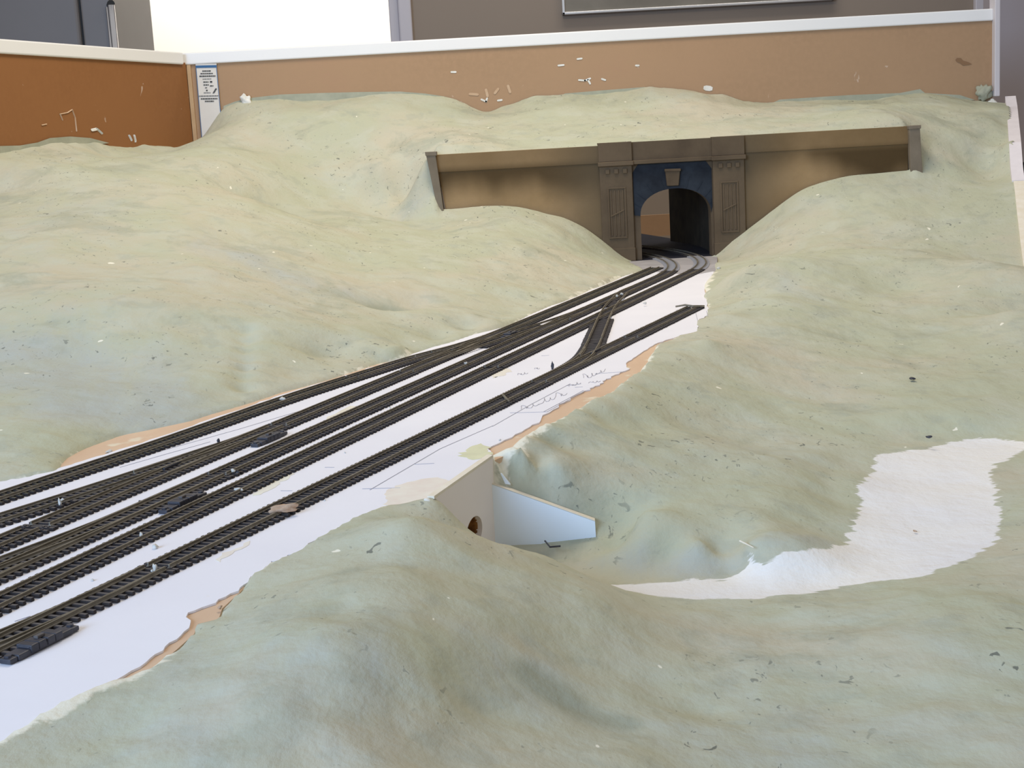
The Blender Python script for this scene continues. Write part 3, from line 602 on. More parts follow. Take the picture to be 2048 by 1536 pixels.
def machine(t, base, p, d, side, L=.044):    # switch motor clipped to the tie ends
    m = MB(); n = np.array([d[1], -d[0]])*side; a = math.atan2(d[1], d[0])
    m.box(-L/2, L/2, -.0048, .0048, 0, .0036); m.box(-L*.30, L*.30, -.0040, .0040, .0036, .0050); m.box(-L/2-.006, -L/2, -.004, .004, 0, .0030); m.box(L/2, L/2+.006, -.004, .004, 0, .003)
    for x in (-L*.22, -L*.08, L*.08, L*.22): m.box(x-.0030, x+.0030, -.0055, .0055, .001, .0056)
    c = p+n*.0212; o = m.build('switch_machine', M['black_plastic'], t, .0007, loc=(c[0]-base[0], c[1]-base[1], 0)); o.rotation_euler = (0, 0, a)
    tag(o, 'black plastic switch motor')
    for e in (-1, 1): MB().tube([(e*(L/2+.003), 0, .003), (e*(L/2+.003), 0, .0042)], .002, 8).build('screw', M['black_plastic'], o)
    b = MB(); b.box(-.003, .003, -.0015, .0015, .0055, .0072); b.build('slide_button', M['tie'], o, .0004)
def turnout(label, main, branch, machine_at=None, side=1, frog_y=None, group=None, avoid=()):
    base = main[0]; t = thing('track_turnout', label, 'turnout', (base[0], base[1], .0003), 0, group)
    for s in (-1, 1):
        put('rail', rail_mesh(main, s*off, base), t); put('branch_rail', rail_mesh(branch, s*off, base, TH-.0001), t)
    Q, T = stations(main); 
    for q, d in zip(Q, T):
        l = lateral(q, d, branch); lo, hi = min(0, l)-.015, max(0, l)+.015
        if hi-lo > .064: lo, hi = -.015, .015
        n = np.array([d[1], -d[0]]); c = q+n*(lo+hi)/2
        if any(seg_dist(c[None], A, False)[0] < dd for A, dd in avoid): lo, hi = -.015, .015; c = q
        o = put('tie', TIE_L, t, (c[0]-base[0], c[1]-base[1], 0), math.atan2(d[1], d[0])-math.pi/2); o.scale = (hi-lo, 1, 1)
    Qb, Tb = stations(branch)
    for q, d in zip(Qb, Tb):
        if seg_dist(q[None], main, False)[0] < .0335: continue
        put('tie', TIE, t, (q[0]-base[0], q[1]-base[1], 0), math.atan2(d[1], d[0])-math.pi/2)
    # frog where the rails cross, guard rails beside it
    ds = seg_dist(branch, main, False); i = int(np.argmin(np.abs(ds-2*off))); fp = branch[i]; j = int(np.argmin(np.hypot(*(main-fp).T))); d = tangents(main)[j]; mid = (fp+main[j])/2
    f = MB(); f.hexa(*[[(x, y, z) for x, y in ((-.018, -.0028), (.018, -.0015), (.018, .0015), (-.018, .0028))] for z in (TH-.0002, TH+.0021)])
    o = f.build('frog', M['black_plastic'], t, loc=(mid[0]-base[0], mid[1]-base[1], 0)); o.rotation_euler = (0, 0, math.atan2(d[1], d[0])); tag(o, 'dark cast crossing piece')
    for P, k, s in ((main, j, -1), (branch, i, 1)):
        seg = P[max(0, k-8):k+9]
        sg = 1 if lateral(main[j], d, branch) < 0 else -1
        if len(seg) > 3: put('guard_rail', rail_mesh(seg, (off-.0018)*sg*(1 if P is main else -1), base, TH), t)
    if machine_at is not None:
        k = int(np.argmin(np.abs(main[:, 1]-machine_at))); machine(t, base, main[k], tangents(main)[k], side)
        b = MB(); n2 = np.array([tangents(main)[k][1], -tangents(main)[k][0]]); b.tube([(*(main[k]-base-n2*.019), .001), (*(main[k]-base+n2*.020), .001)], .0009, 6); b.build('throw_bar', M['black_plastic'], t)
    return t
# rear siding that leans in from the left and joins the second track
track('railway_track', 'curving rear siding track running along the foot of the left hill', sub(R_T1, .76, 1.60), tie=TIE_G)
turnout('turnout where the rear siding merges into the second track beside the hill', sub(R_T2, 1.62, 1.93), sub(R_T1, 1.60, 1.95), 1.90, 1, avoid=())
track('railway_track', 'second track from the rear at its near end, between rear siding and turnout', sub(R_T2, .62, 1.0))
track('railway_track', 'angled branch track fanning out between the rear siding and the second track', sub(R_A, .70, 1.012), avoid=())
turnout('turnout with a long black motor and a knob where the angled branch leaves', sub(R_T2, 1.0, 1.335), sub(R_A, 1.012, 1.33), 1.285, 1)
track('railway_track', 'middle run of the second track between the two rear turnouts', sub(R_T2, 1.335, 1.62))
track('railway_track', 'dead end track stopping short at the left of the tunnel mouth', sub(R_T2, 1.93, 2.735), tie=TIE_G)
track('railway_track', 'short connecting track slanting from second to third track past the merge', R_F, avoid=((R_T2, .0125), (R_T3, .0125)))
# third track
track('railway_track', 'third track from the rear, nearest end at the layout edge', sub(R_T3, .60, .86))
turnout('turnout with a black motor on the third track at the near left', sub(R_T3, .86, 1.135), sub(R_B, .765, 1.13), 1.058, 1, avoid=((R_T2, .030),))
track('railway_track', 'long straight run of the third track between the white gaps', sub(R_T3, 1.135, 2.02))
_i = int(np.argmin(np.abs(R_T3[:, 1]-2.02))); track('railway_track', 'far end of the third track, inner of the pair curving into the tunnel', R_T3[_i:])
# fourth track
track('railway_track', 'near run of the fourth track, behind the nearest track', sub(R_T4, .60, 1.62))
_i = int(np.argmin(np.abs(R_T4[:, 1]-1.62))); track('railway_track', 'far run of the fourth track, crossed by the link, outer of the tunnel pair', R_T4[_i:])
# nearest track
turnout('turnout with a bulky black motor at the near end of the front track', sub(R_T5, .62, .875), sub(R_D, .62, .87), .752, 1)
track('railway_track', 'nearest track, long straight run with a tan chip on its ties', sub(R_T5, .875, 1.50))
turnout('turnout on the front track where the link to the tunnel splits off', sub(R_T5, 1.50, 1.80), sub(R_P, 1.50, 1.80))
track('railway_track', 'short spur at the front ending in a bent wire', sub(R_T5, 1.80, 2.085))
track('railway_track', 'link track cutting across the fourth track toward the tunnel', sub(R_P, 1.80, 2.40), avoid=((R_T4, .015), (R_T3, .017), (R_T5, .024)))

# ------------------------------------------------------------------ tunnel portal
portal = thing('tunnel_portal', 'weathered brown concrete tunnel portal with long wing walls and sooty arch', 'tunnel portal', (0, 0, 0))
def pw(px, py, y=YP): p = at_y(px, py, y); return (p[0], p[2])
zt = pw(1340, 280)[1]; zbm = .0008
def slab(name, xz, y0, y1, mat, bevel=.0006, parent=portal):
    return MB().prism([(x, y0, z) for x, z in xz], (0, y1-y0, 0)).build(name, mat, parent, bevel)
xl, xa, xb, xc, xd, xr = pw(872, 360)[0], pw(1197, 300)[0], pw(1262, 300)[0], pw(1424, 290)[0], pw(1487, 290)[0], pw(1817, 280)[0]
zw = pw(1000, 303)[1]; zwr = pw(1650, 262)[1]
# wing walls (recessed below a plain coping band)
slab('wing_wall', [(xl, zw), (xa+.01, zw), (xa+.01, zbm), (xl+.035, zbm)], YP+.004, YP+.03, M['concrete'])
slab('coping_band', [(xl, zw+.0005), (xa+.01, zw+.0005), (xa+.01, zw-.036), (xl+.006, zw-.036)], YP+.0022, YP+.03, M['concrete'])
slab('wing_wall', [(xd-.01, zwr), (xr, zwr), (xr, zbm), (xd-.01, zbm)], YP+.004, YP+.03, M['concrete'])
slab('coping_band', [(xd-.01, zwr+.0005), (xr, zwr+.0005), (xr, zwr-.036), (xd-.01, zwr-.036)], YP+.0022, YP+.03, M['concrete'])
slab('end_post', [pw(852, 308), pw(871, 307), pw(890, 436), pw(880, 440)], YP-.010, YP+.032, M['concrete_post'], .001); slab('post_cap', [pw(850, 304), pw(873, 303), pw(874, 311), pw(852, 312)], YP-.012, YP+.034, M['concrete_post'], .0008)
slab('end_post', [pw(1816, 256), pw(1837, 254), pw(1843, 352), pw(1819, 353)], YP-.010, YP+.032, M['concrete_post'], .001); slab('post_cap', [pw(1814, 252), pw(1839, 250), pw(1839, 257), pw(1815, 259)], YP-.012, YP+.034, M['concrete_post'], .0008)
# central block with the arch cut out of it
jl, jr = pw(1283, 470)[0], pw(1424, 465)[0]; zs = pw(1284, 432)[1]; za = pw(1345, 377)[1]; cx = (jl+jr)/2
arch = [(jl, zbm), (jl, zs)]+[(cx-(jr-jl)/2*math.cos(a), zs+(za-zs)*math.sin(a)**.9) for a in np.linspace(.12, math.pi-.12, 22)]+[(jr, zs), (jr, zbm)]
zcor = pw(1340, 318)[1]
def arch_panel(name, x0, x1, z1, y0, y1, mat):    # wall with an arched opening, as a strip of quads along the opening
    mb = MB(); n = len(arch); outer = []
    for i, (x, z) in enumerate(arch):
        if i <= 1: outer.append((x0, z))
        elif i >= n-2: outer.append((x1, z))
        else:
            t = (i-1)/(n-3); outer.append((x0+(x1-x0)*t, z1))
    outer[1] = (x0, zs); outer.insert(2, (x0, z1)); arch2 = arch[:2]+[arch[1]]+arch[2:]; outer.insert(len(outer)-2, (x1, z1)); arch2 = arch2[:-2]+[arch2[-2]]+arch2[-2:]
    V = []
    for (a, b), (c, d) in zip(arch2, outer): V += [(a, y0, b), (c, y0, d), (a, y1, b), (c, y1, d)]
    for i in range(len(arch2)-1):
        k = 4*i; q = 4*(i+1); mb.add([V[k], V[k+1], V[q+1], V[q]], [(0, 1, 2, 3)]); mb.add([V[k+2], V[k+3], V[q+3], V[q+2]], [(3, 2, 1, 0)])
        mb.add([V[k], V[q], V[q+2], V[k+2]], [(0, 1, 2, 3)]); mb.add([V[k+1], V[k+3], V[q+3], V[q+1]], [(0, 1, 2, 3)])
    return mb.build(name, mat, portal)
arch_panel('arch_wall', xb-.004, xc+.004, zcor, YP+.006, YP+.045, M['concrete_dark'])
zsoot = pw(1340, 322)[1]
soot = [(x, z) for x, z in arch if z >= zs-.001]
# soot facing: the blackened spandrels round the arch (a thin painted layer with its own edge)
mb = MB(); so_o = [(xb+.002+(xc-xb-.004)*t, zsoot) for t in np.linspace(0, 1, len(soot))]; so_o[0] = (xb+.002, zs+.002); so_o[-1] = (xc-.002, zs+.012)
so_o[1] = (xb+.002, zsoot-.02); so_o[-2] = (xc-.002, zsoot-.02)
for i in range(len(soot)-1):
    q = [soot[i], so_o[i], so_o[i+1], soot[i+1]]; mb.prism([(x, YP+.0045, z) for x, z in q], (0, .0016, 0))
mb.build('sooty_spandrel', M['soot'], portal)
# voussoir ridges and keystone
for k, a in enumerate(np.linspace(.35, math.pi-.35, 9)):
    if abs(a-math.pi/2) < .2: continue
    p0 = np.array([cx-(jr-jl)/2*math.cos(a)*1.06, zs+(za-zs)*math.sin(a)*1.06]); p1 = np.array([cx-(jr-jl)/2*math.cos(a)*1.36, zs+(za-zs)*math.sin(a)*1.50]); p1[0] = np.clip(p1[0], xb+.004, xc-.004); p1[1] = min(p1[1], zsoot-.003)
    n = np.array([p1[1]-p0[1], p0[0]-p1[0]]); n = n/np.linalg.norm(n)*.0009
    slab('voussoir_joint', [p0-n, p1-n, p1+n, p0+n], YP+.0036, YP+.006, M['soot'], 0)
slab('keystone', [pw(1334, 372), pw(1357, 371), pw(1360, 339), pw(1330, 340)], YP-.003, YP+.008, M['concrete_dark'], .0012)
slab('keystone_cap', [pw(1329, 343), pw(1361, 342), pw(1361, 337), pw(1329, 338)], YP-.005, YP+.008, M['concrete_dark'], .0008)
# parapet, cornice
slab('parapet', [(xb-.004, zt), (xc+.004, zt), (xc+.004, zcor), (xb-.004, zcor)], YP+.002, YP+.045, M['concrete_dark'])
slab('cornice', [(xb-.006, zcor+.001), (xc+.006, zcor+.001), (xc+.006, zcor-.007), (xb-.006, zcor-.007)], YP-.006, YP+.04, M['concrete_dark'], .001)
slab('frieze', [(xb, zcor-.007), (xc, zcor-.007), (xc, zsoot-.002), (xb, zsoot-.002)], YP+.001, YP+.04, M['concrete_dark'], .0006)
for x0, x1, sgn in ((xa, xb, -1), (xc, xd, 1)):
    zp = zt+.0015
    slab('pilaster', [(x0, zcor), (x1, zcor), (x1, zbm), (x0, zbm)], YP-.003, YP+.045, M['concrete_dark'], .001)
    slab('pilaster_head', [(x0-.001, zp), (x1+.001, zp), (x1+.001, zcor+.001), (x0-.001, zcor+.001)], YP-.006, YP+.045, M['concrete_dark'], .001)
    slab('cornice', [(x0-.003, zcor+.001), (x1+.003, zcor+.001), (x1+.003, zcor-.008), (x0-.003, zcor-.008)], YP-.011, YP+.04, M['concrete_dark'], .0012)
    for k in range(3):
        c = x0+(x1-x0)*(.24+.27*k); slab('dentil', [(c-.0042, zcor-.014), (c+.0042, zcor-.014), (c+.0042, zcor-.024), (c-.0042, zcor-.024)], YP-.0065, YP, M['concrete_dark'], .0006)
    w = x1-x0; a, b = x0+w*.26, x1-w*.26; z1, z0 = zcor-.055, zcor-.155
    for q in ([(a-.003, z1+.003), (b+.003, z1+.003), (b+.003, z1), (a-.003, z1)], [(a-.003, z0), (b+.003, z0), (b+.003, z0-.003), (a-.003, z0-.003)], [(a-.003, z1), (a, z1), (a, z0), (a-.003, z0)], [(b, z1), (b+.003, z1), (b+.003, z0), (b, z0)]):
        slab('panel_frame', q, YP-.0055, YP-.002, M['concrete_dark'], .0005)
    for k in range(4):
        c = a+(b-a)*(k+.5)/4; slab('panel_rib', [(c-.0013, z1-.003), (c+.0013, z1-.003), (c+.0013, z0+.003), (c-.0013, z0+.003)], YP-.0048, YP-.002, M['concrete_dark'], .0005)
    slab('panel_chevron', [(a+.002, (z0+z1)/2-.008), (b-.002, (z0+z1)/2+.004), (b-.002, (z0+z1)/2+.007), (a+.002, (z0+z1)/2-.005)], YP-.0056, YP-.002, M['concrete_dark'], .0004)
    slab('plinth', [(x0-.001, .028), (x1+.001, .028), (x1+.001, zbm), (x0-.001, zbm)], YP-.0045, YP+.04, M['concrete_dark'], .001)
# tunnel inside: dark curved right-hand liner; low board and bed beyond
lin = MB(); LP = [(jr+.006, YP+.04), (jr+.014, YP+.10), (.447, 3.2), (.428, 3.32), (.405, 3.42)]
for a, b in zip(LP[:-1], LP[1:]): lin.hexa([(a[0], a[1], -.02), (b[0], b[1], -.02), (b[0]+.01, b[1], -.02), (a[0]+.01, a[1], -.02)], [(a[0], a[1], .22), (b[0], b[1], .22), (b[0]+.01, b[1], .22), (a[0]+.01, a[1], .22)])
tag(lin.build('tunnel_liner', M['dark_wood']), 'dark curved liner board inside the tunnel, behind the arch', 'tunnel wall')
lowb = MB(); q0 = at_y(1200, 430, 4.02); lowb.box(-.75, .62, 4.02, 4.035, -.03, at_y(1305, 430, 4.02)[2])
tag(lowb.build('low_board', M['board_back']), 'low tan board seen through the tunnel arch beyond the tracks', 'board')

# ------------------------------------------------------------------ culvert
hd = D5; hl = at_z(868, 1003)[:2]; hr = at_z(986, 919)[:2]; hv = (hr-hl)/np.linalg.norm(hr-hl); hn = np.array([hv[1], -hv[0]]); HL = np.linalg.norm(hr-hl)
cul = thing('culvert_headwall', 'beige card culvert headwall with a round hole, below the track bed', 'culvert', (hl[0], hl[1], 0), math.atan2(hv[1], hv[0]))
# local frame: x along the wall, -y towards the ravine
hc = at_wall(949, 1064, hl, hr); hx = (hc[:2]-hl) @ hv; hz = hc[2]; hrad = .0125; hrx = .019
bm = bmesh.new(); N = 28; ring = [bm.verts.new((hx+hrx*math.cos(2*math.pi*k/N), 0, hz+hrad*math.sin(2*math.pi*k/N))) for k in range(N)]
x0, x1, z0, z1 = 0., HL, -.086, .002; outer = []
for k in range(N):
    c, s = math.cos(2*math.pi*k/N), math.sin(2*math.pi*k/N); tx = ((x1-hx)/c if c > 1e-6 else (x0-hx)/c if c < -1e-6 else 1e9); tz = ((z1-hz)/s if s > 1e-6 else (z0-hz)/s if s < -1e-6 else 1e9); tt = min(tx, tz)
    outer.append(bm.verts.new((hx+c*tt, 0, hz+s*tt)))
cs = [bm.verts.new(p) for p in ((x0, 0, z0), (x1, 0, z0), (x1, 0, z1), (x0, 0, z1))]
for k in range(N): bm.faces.new((ring[k], outer[k], outer[(k+1) % N], ring[(k+1) % N]))
for v in cs:                                # corner fillers
    ks = sorted(range(N), key=lambda k: (outer[k].co-v.co).length)[:12]
    best = None
    for k in range(N):
        a, b = outer[k].co, outer[(k+1) % N].co
        if abs(a.x-b.x) > 1e-6 and abs(a.z-b.z) > 1e-6 and ((abs(a.x-v.co.x) < 1e-6 and abs(b.z-v.co.z) < 1e-6) or (abs(b.x-v.co.x) < 1e-6 and abs(a.z-v.co.z) < 1e-6)): best = k
    if best is not None: bm.faces.new((outer[best], v, outer[(best+1) % N]))
bmesh.ops.recalc_face_normals(bm, faces=bm.faces); r = bmesh.ops.extrude_face_region(bm, geom=bm.faces[:]); bmesh.ops.translate(bm, verts=[v for v in r['geom'] if isinstance(v, bmesh.types.BMVert)], vec=(0, .005, 0)); bmesh.ops.recalc_face_normals(bm, faces=bm.faces)
me = bpy.data.meshes.new('card_face'); bm.to_mesh(me); bm.free(); me.materials.append(M['beige_board']); put('card_face', me, cul)
MB().box(0, HL, -.0004, .0052, .002, .0042).build('card_edge', M['cream_edge'], cul)
t = MB(); ang = np.linspace(0, 2*math.pi, 24, endpoint=False); tv = [(hx+hrx*math.cos(a), y, hz+hrad*math.sin(a)) for y in (.004, .022) for a in ang]
t.add(tv, [(k, (k+1) % 24, 24+(k+1) % 24, 24+k) for k in range(24)]+[tuple(range(24, 48))])
tag(t.build('hole_lining', simple('cork lining', (.14, .055, .015), (.42, .20, .06), 160, .9)), None); bpy.data.objects['hole_lining'].parent = cul; tag(bpy.data.objects['hole_lining'], 'rusty brown lining inside the hole')
# far wing wall faces the viewer
def board(name, label, cat, a, b, quad, th, face, edge, back=(0, 1)):    # quad: pixel corners on the vertical plane through a and b
    P = [at_wall(*p, a, b) for p in quad]; n = np.array([-(b[1]-a[1]), b[0]-a[0], 0.]); n /= np.linalg.norm(n)
    if n[1] < 0: n = -n
    o = thing(name, label, cat, tuple(P[0])); c = P[0]
    MB().prism([p-c for p in P], n*th).build('board_face', face, o)
    e = MB(); e.hexa([P[0]-c+(0, 0, .0002), P[1]-c+(0, 0, .0002), P[1]-c+n*th+(0, 0, .0002), P[0]-c+n*th+(0, 0, .0002)], [P[0]-c+(0, 0, .0009), P[1]-c+(0, 0, .0009), P[1]-c+n*th+(0, 0, .0009), P[0]-c+n*th+(0, 0, .0009)]); e.build('foam_edge', edge, o)
    return o
wa = np.array([hr[0]+.002, hr[1]-.006]); wb = wa+np.array([.092, -.004])
board('culvert_wing', 'large white foam wing wall sloping down right of the culvert', 'wing wall', wa, wb, [(984, 969), (1190, 1043), (1193, 1090), (990, 1130)], .0075, M['white_foam'], M['cream_edge'])
na = np.array([hl[0]+.008, hl[1]-.010]); nb = np.array([hl[0]+.058, hl[1]-.004])
board('culvert_wing', 'small white foam wing wall left of the culvert hole, mostly buried', 'wing wall', na, nb, [(882, 1036), (985, 1094), (985, 1130), (880, 1110)], .004, M['white_foam'], M['cream_edge'])
sc = [(985, 944), (1003, 947), (1022, 970), (986, 966)]
ss = MB(); A = [at_wall(*p, wa+np.array([0, .007]), wb+np.array([0, .007])) for p in sc]; ss.prism(A, (0, .004, 0)); tag(ss.build('foam_scrap', M['white_foam'], None, .0006), 'small white foam scrap wedged above the culvert wing', 'foam scrap')
for k, (px, py, r, lab) in enumerate([(858, 1020, .0065, 'white plaster lump at the left upper corner of the culvert headwall'), (863, 1040, .0048, 'bluish white plaster lump lower at the left of the culvert')]):
    p = at_wall(px, py, hl+np.array([-.006, -.008]), hr+np.array([-.006, -.008])); me = lump(r, 40+k, (.8, .8, 1.3)); me.materials.append(M['clod']); tag(put('plaster_lump', me, None, tuple(p)), lab, 'plaster')

# ------------------------------------------------------------------ back boards, strips and edges
ztop = at_y(1000, 97, YB)[2]; zst = at_y(1500, 44, YB)[2]; zstrip0 = at_y(1500, 68, YB)[2]
bb = thing('back_board', 'tan hardboard back panel behind the hills, capped with a white strip', 'board', (0, YB, 0))
xL, xR = PANEL_B[0], at_y(1985, 120, YB)[0]
MB().box(xL-.01, xR, 0, .006, .17, zstrip0+.005).build('hardboard_panel', M['board_back'], bb)
MB().box(xL-.012, xR, -.006, .022, zstrip0, zst).build('cap_strip', M['strip_white'], bb, .003)
lb = thing('back_board', 'brown hardboard side panel at the left corner, capped with a white strip', 'board', (0, 0, 0))
pa, pb = PANEL_D, PANEL_B+(PANEL_A-PANEL_B)*.006; pn = np.array([pb[1]-pa[1], pa[0]-pb[0]]); pn /= np.linalg.norm(pn); pn = -pn if pn[0] > 0 else pn
def vert_panel(name, a, b, n, th, z0, z1, mat, parent, bevel=0, off2=0.):
    a = a-n*off2; b = b-n*off2; c = a+n*th; d = b+n*th
    return MB().hexa([(*a, z0), (*b, z0), (*d, z0), (*c, z0)], [(*a, z1), (*b, z1), (*d, z1), (*c, z1)]).build(name, mat, parent, bevel)
vert_panel('hardboard_panel', pa, pb, pn, .006, .12, zstrip0+.005, M['board_left'], lb)
vert_panel('cap_strip', pa, pb-(pb-pa)*.010, pn, .028, zstrip0, zst, M['strip_white'], lb, .003, .006)
# pale raw end of the side panel at the corner
vert_panel('raw_end', PANEL_B+np.array([.000, -.004]), PANEL_B+np.array([.009, -.004]), np.array([0, 1.]), .004, .2, zstrip0, M['raw_wood'], lb)
def mark(name, parent, wall, lines, w, mat, label):
    for ln in lines:                        # every dab or scratch its own part
        mb = MB(); P = [wall(*p) for p in ln]
        for a, b in zip(P[:-1], P[1:]):
            d = (b-a)/(np.linalg.norm(b-a)+1e-9); n = np.cross(d, (0, -1., 0)); n = n/np.linalg.norm(n)*w/2; mb.prism([a-n*.6-d*w*.5, a-n, b-n, b-n*.6+d*w*.5, b+n*.6+d*w*.5, b+n, a+n, a+n*.6-d*w*.5], (.0004, .0004, 0))
        tag(mb.build(name, mat, parent), label)
M['chalk'] = simple('plaster scratch', (.52, .33, .19), (.62, .46, .32), 40, .9)
wl = lambda x, y: at_wall(x, y, PANEL_A+np.array([.0012, 0]), PANEL_B+np.array([.0012, 0]))
mark('plaster_mark', lb, wl, [[(125, 240), (120, 228), (135, 225), (144, 219), (150, 235), (153, 262)], [(84, 250), (93, 248)]], .0022, M['chalk'], 'pale scratches and dabs')
mark('plaster_mark', lb, wl, [[(184, 260), (193, 258), (203, 267)], [(258, 272), (262, 280)], [(268, 272), (270, 282)]], .006, M['clod'], 'white plaster dab')
wb_ = lambda x, y: at_y(x, y, YB-.0012)-np.array([0, YB, 0])
mark('plaster_mark', bb, wb_, [[(1117, 131), (1127, 130)], [(1158, 160), (1170, 161), (1180, 157)], [(1176, 160), (1180, 167)], [(1204, 158), (1210, 160)], [(1155, 118), (1163, 117)], [(1272, 131), (1277, 131)], [(963, 199), (972, 203), (974, 197)], [(996, 201), (1003, 200)], [(903, 144), (911, 144)]], .0042, M['clod'], 'white plaster dab')
mark('plaster_mark', bb, wb_, [[(1412, 176), (1420, 177)]], .012, M['clod'], 'white plaster dab'); mark('plaster_mark', bb, wb_, [[(972, 180), (975, 192)], [(1016, 172), (1020, 184)], [(990, 186), (996, 178)], [(940, 188), (955, 189)]], .006, M['chalk'], 'faint pale scuff')
MB().prism([wb_(*p) for p in [(1911, 120), (1914, 116), (1922, 116), (1926, 121), (1936, 124), (1944, 128), (1934, 130), (1926, 131), (1920, 126), (1914, 124)]], (0, .0004, 0)).build('stain', simple('brown stain', (.26, .15, .08), rough=.8), bb)
# printed leaflet pinned at the corner
lf = thing('paper_leaflet', 'narrow printed leaflet with a blue header taped in the left corner', 'leaflet', (0, 0, 0))
yl = YB-.004
def lp(px, py): p = at_y(px, py, yl); return np.array([p[0], p[2]])
A, B_, C_, D_ = lp(391, 128), lp(433, 127), lp(443, 240), lp(404, 284)
def lq(u, v): return (1-v)*((1-u)*A+u*B_)+v*((1-u)*D_+u*lp(447, 284))
def lrect(name, u0, u1, v0, v1, mat, y=yl-.0012):
    return MB().prism([(*lq(u, v)[:1], y, lq(u, v)[1]) for u, v in ((u0, v0), (u1, v0), (u1, v1), (u0, v1))], (0, .0006, 0))
lrect('', 0, 1, 0, 1.02, None, yl).build('paper', M['paper'], lf)
lrect('', .0, 1, .02, .05, None).build('header_band', M['ink_blue'], lf)
for side in (0, .975): lrect('', side, side+.025, .05, 1, None).build('border_line', M['ink_blue'], lf)
tx = MB()
def tline(u0, u1, v, h=.010):               # a printed line, broken into words
    u = u0; gg = random.Random(int(v*1000))
    while u < u1-.02:
        w = min(gg.uniform(.05, .13), u1-u); q = lrect('', u, u+w, v, v+h, None); tx.add(q.v, q.f); u += w+.018
for u0, u1, v, h in [(.30, .72, .085, .013), (.2, .8, .118, .012), (.14, .9, .150, .014), (.28, .7, .19, .006), (.3, .55, .225, .012), (.62, .72, .22, .02), (.3, .55, .262, .012), (.6, .76, .275, .012), (.36, .48, .30, .008), (.4, .47, .33, .016), (.28, .6, .365, .006), (.04, .98, .405, .008), (.12, .9, .438, .013), (.3, .72, .470, .014)]: tline(u0, u1, v, h)
for k in range(8): tline(.70+.02*k, .76+.02*k+.03, .37-.008*k, .006)
tag(tx.build('printed_lines', M['ink'], lf), 'rows of small black print')
# corner strip, edge boards
cs_x0, cs_x1 = at_y(1984, 100, YB)[0], at_y(1993, 100, YB)[0]
tag(MB().box(cs_x0, cs_x1+.002, YB-.02, YB+.02, at_y(1990, 193, YB)[2], zst+.35).build('corner_strip', M['trim_white'], None, .002), 'tall thin white strip standing at the right end of the back board', 'strip')
def edge_board(label, P, th, mat, drop=.4):
    mb = MB(); P = [np.array(p, float) for p in P]
    def nrm(a, b): v = b[:2]-a[:2]; v = v/np.linalg.norm(v); v = np.array([v[1], -v[0], 0.]); return v if v[0] > 0 else -v
    P = [p+np.array([0, 0, .005]) for p in P]
    N = [nrm(P[max(0, i-1)], P[min(len(P)-1, i+1)])*th for i in range(len(P))]
    for a, b, na, nb in zip(P[:-1], P[1:], N[:-1], N[1:]):
        a0, b0 = a.copy(), b.copy(); a0[2] = b0[2] = -drop; mb.hexa([a0, b0, b0+nb, a0+na], [a, b, b+nb, a+na])
    return tag(mb.build('edge_board', mat, None), label, 'edge board')
_ye = np.array([q[1] for q in EDGE_PX]); _de = np.array([q[2] for q in EDGE_PX])
def ew(*q): return [at_y(x, y, np.interp(y, _ye, _de)) for x, y in q]
edge_board('pinkish white foam edge board at the far right corner of the hill', ew((2010, 197), (2013, 218), (2018, 290), (2021, 340), (2024, 366)), .024, M['pink_white'])
edge_board('cream coloured edge board descending along the right side of the hill', ew((2027, 367), (2030, 390), (2034, 430), (2041, 490), (2049, 552))+[(.750, 1.92, -.030), (.652, 1.66, -.044), (EDGE_A[0]+.004, EDGE_A[1], -.060), (.565, 1.28, -.052), (.82, .6, -.045)], .026, M['cream_edge'])
# plaster clods on the back edge
for k, (px, py, r, sq, lab) in enumerate([(491, 203, .014, (.8, .6, 1.1), 'white plaster clod stuck to the back board near the leaflet'), (1966, 184, .016, (1, .5, 1), 'grey and white plaster clod at the right end of the back board'), (1985, 205, .010, (1.3, .7, .8), 'white plaster lump at the foot of the corner strip')]):
    p = at_y(px, py, YB-.008); me = lump(r, 60+k, sq, 3, .4); me.materials.append(M['clod'] if k != 1 else M['plaster_grey']); tag(put('plaster_clod', me, None, tuple(p)), lab, 'plaster')
# thin plaster smeared up the boards above the hill line
def smear(label, poly, wall):
    P = [wall(*p) for p in poly]; mb = MB(); mb.prism(P, (0, .003, 0)); tag(mb.build('plaster_smear', M['plaster_grey'], None), label, 'plaster')
smear('grey plaster smear on the back board right of the leaflet', [(446, 225), (447, 212), (470, 203), (500, 196), (560, 189), (640, 186), (720, 184), (800, 183), (850, 187), (890, 193), (860, 200), (700, 205), (560, 206)], lambda x, y: at_y(x, y, YB-.002))
smear('grey plaster smear on the right half of the back board', [(1110, 197), (1130, 187), (1200, 181), (1290, 174), (1300, 190), (1200, 200)], lambda x, y: at_y(x, y, YB-.002))
smear('grey plaster smear near the right end of the back board', [(1540, 208), (1560, 199), (1700, 190), (1800, 186), (1840, 178), (1850, 186), (1920, 190), (1950, 200), (1800, 207)], lambda x, y: at_y(x, y, YB-.002))
smear('curved grey plaster smear on the brown side panel', [(0, 330), (0, 292), (40, 291), (75, 285), (100, 276), (140, 273), (180, 276), (218, 286), (150, 296), (80, 315)], lambda x, y: at_wall(x, y, PANEL_A+np.array([.003, 0]), PANEL_B+np.array([.003, 0])))

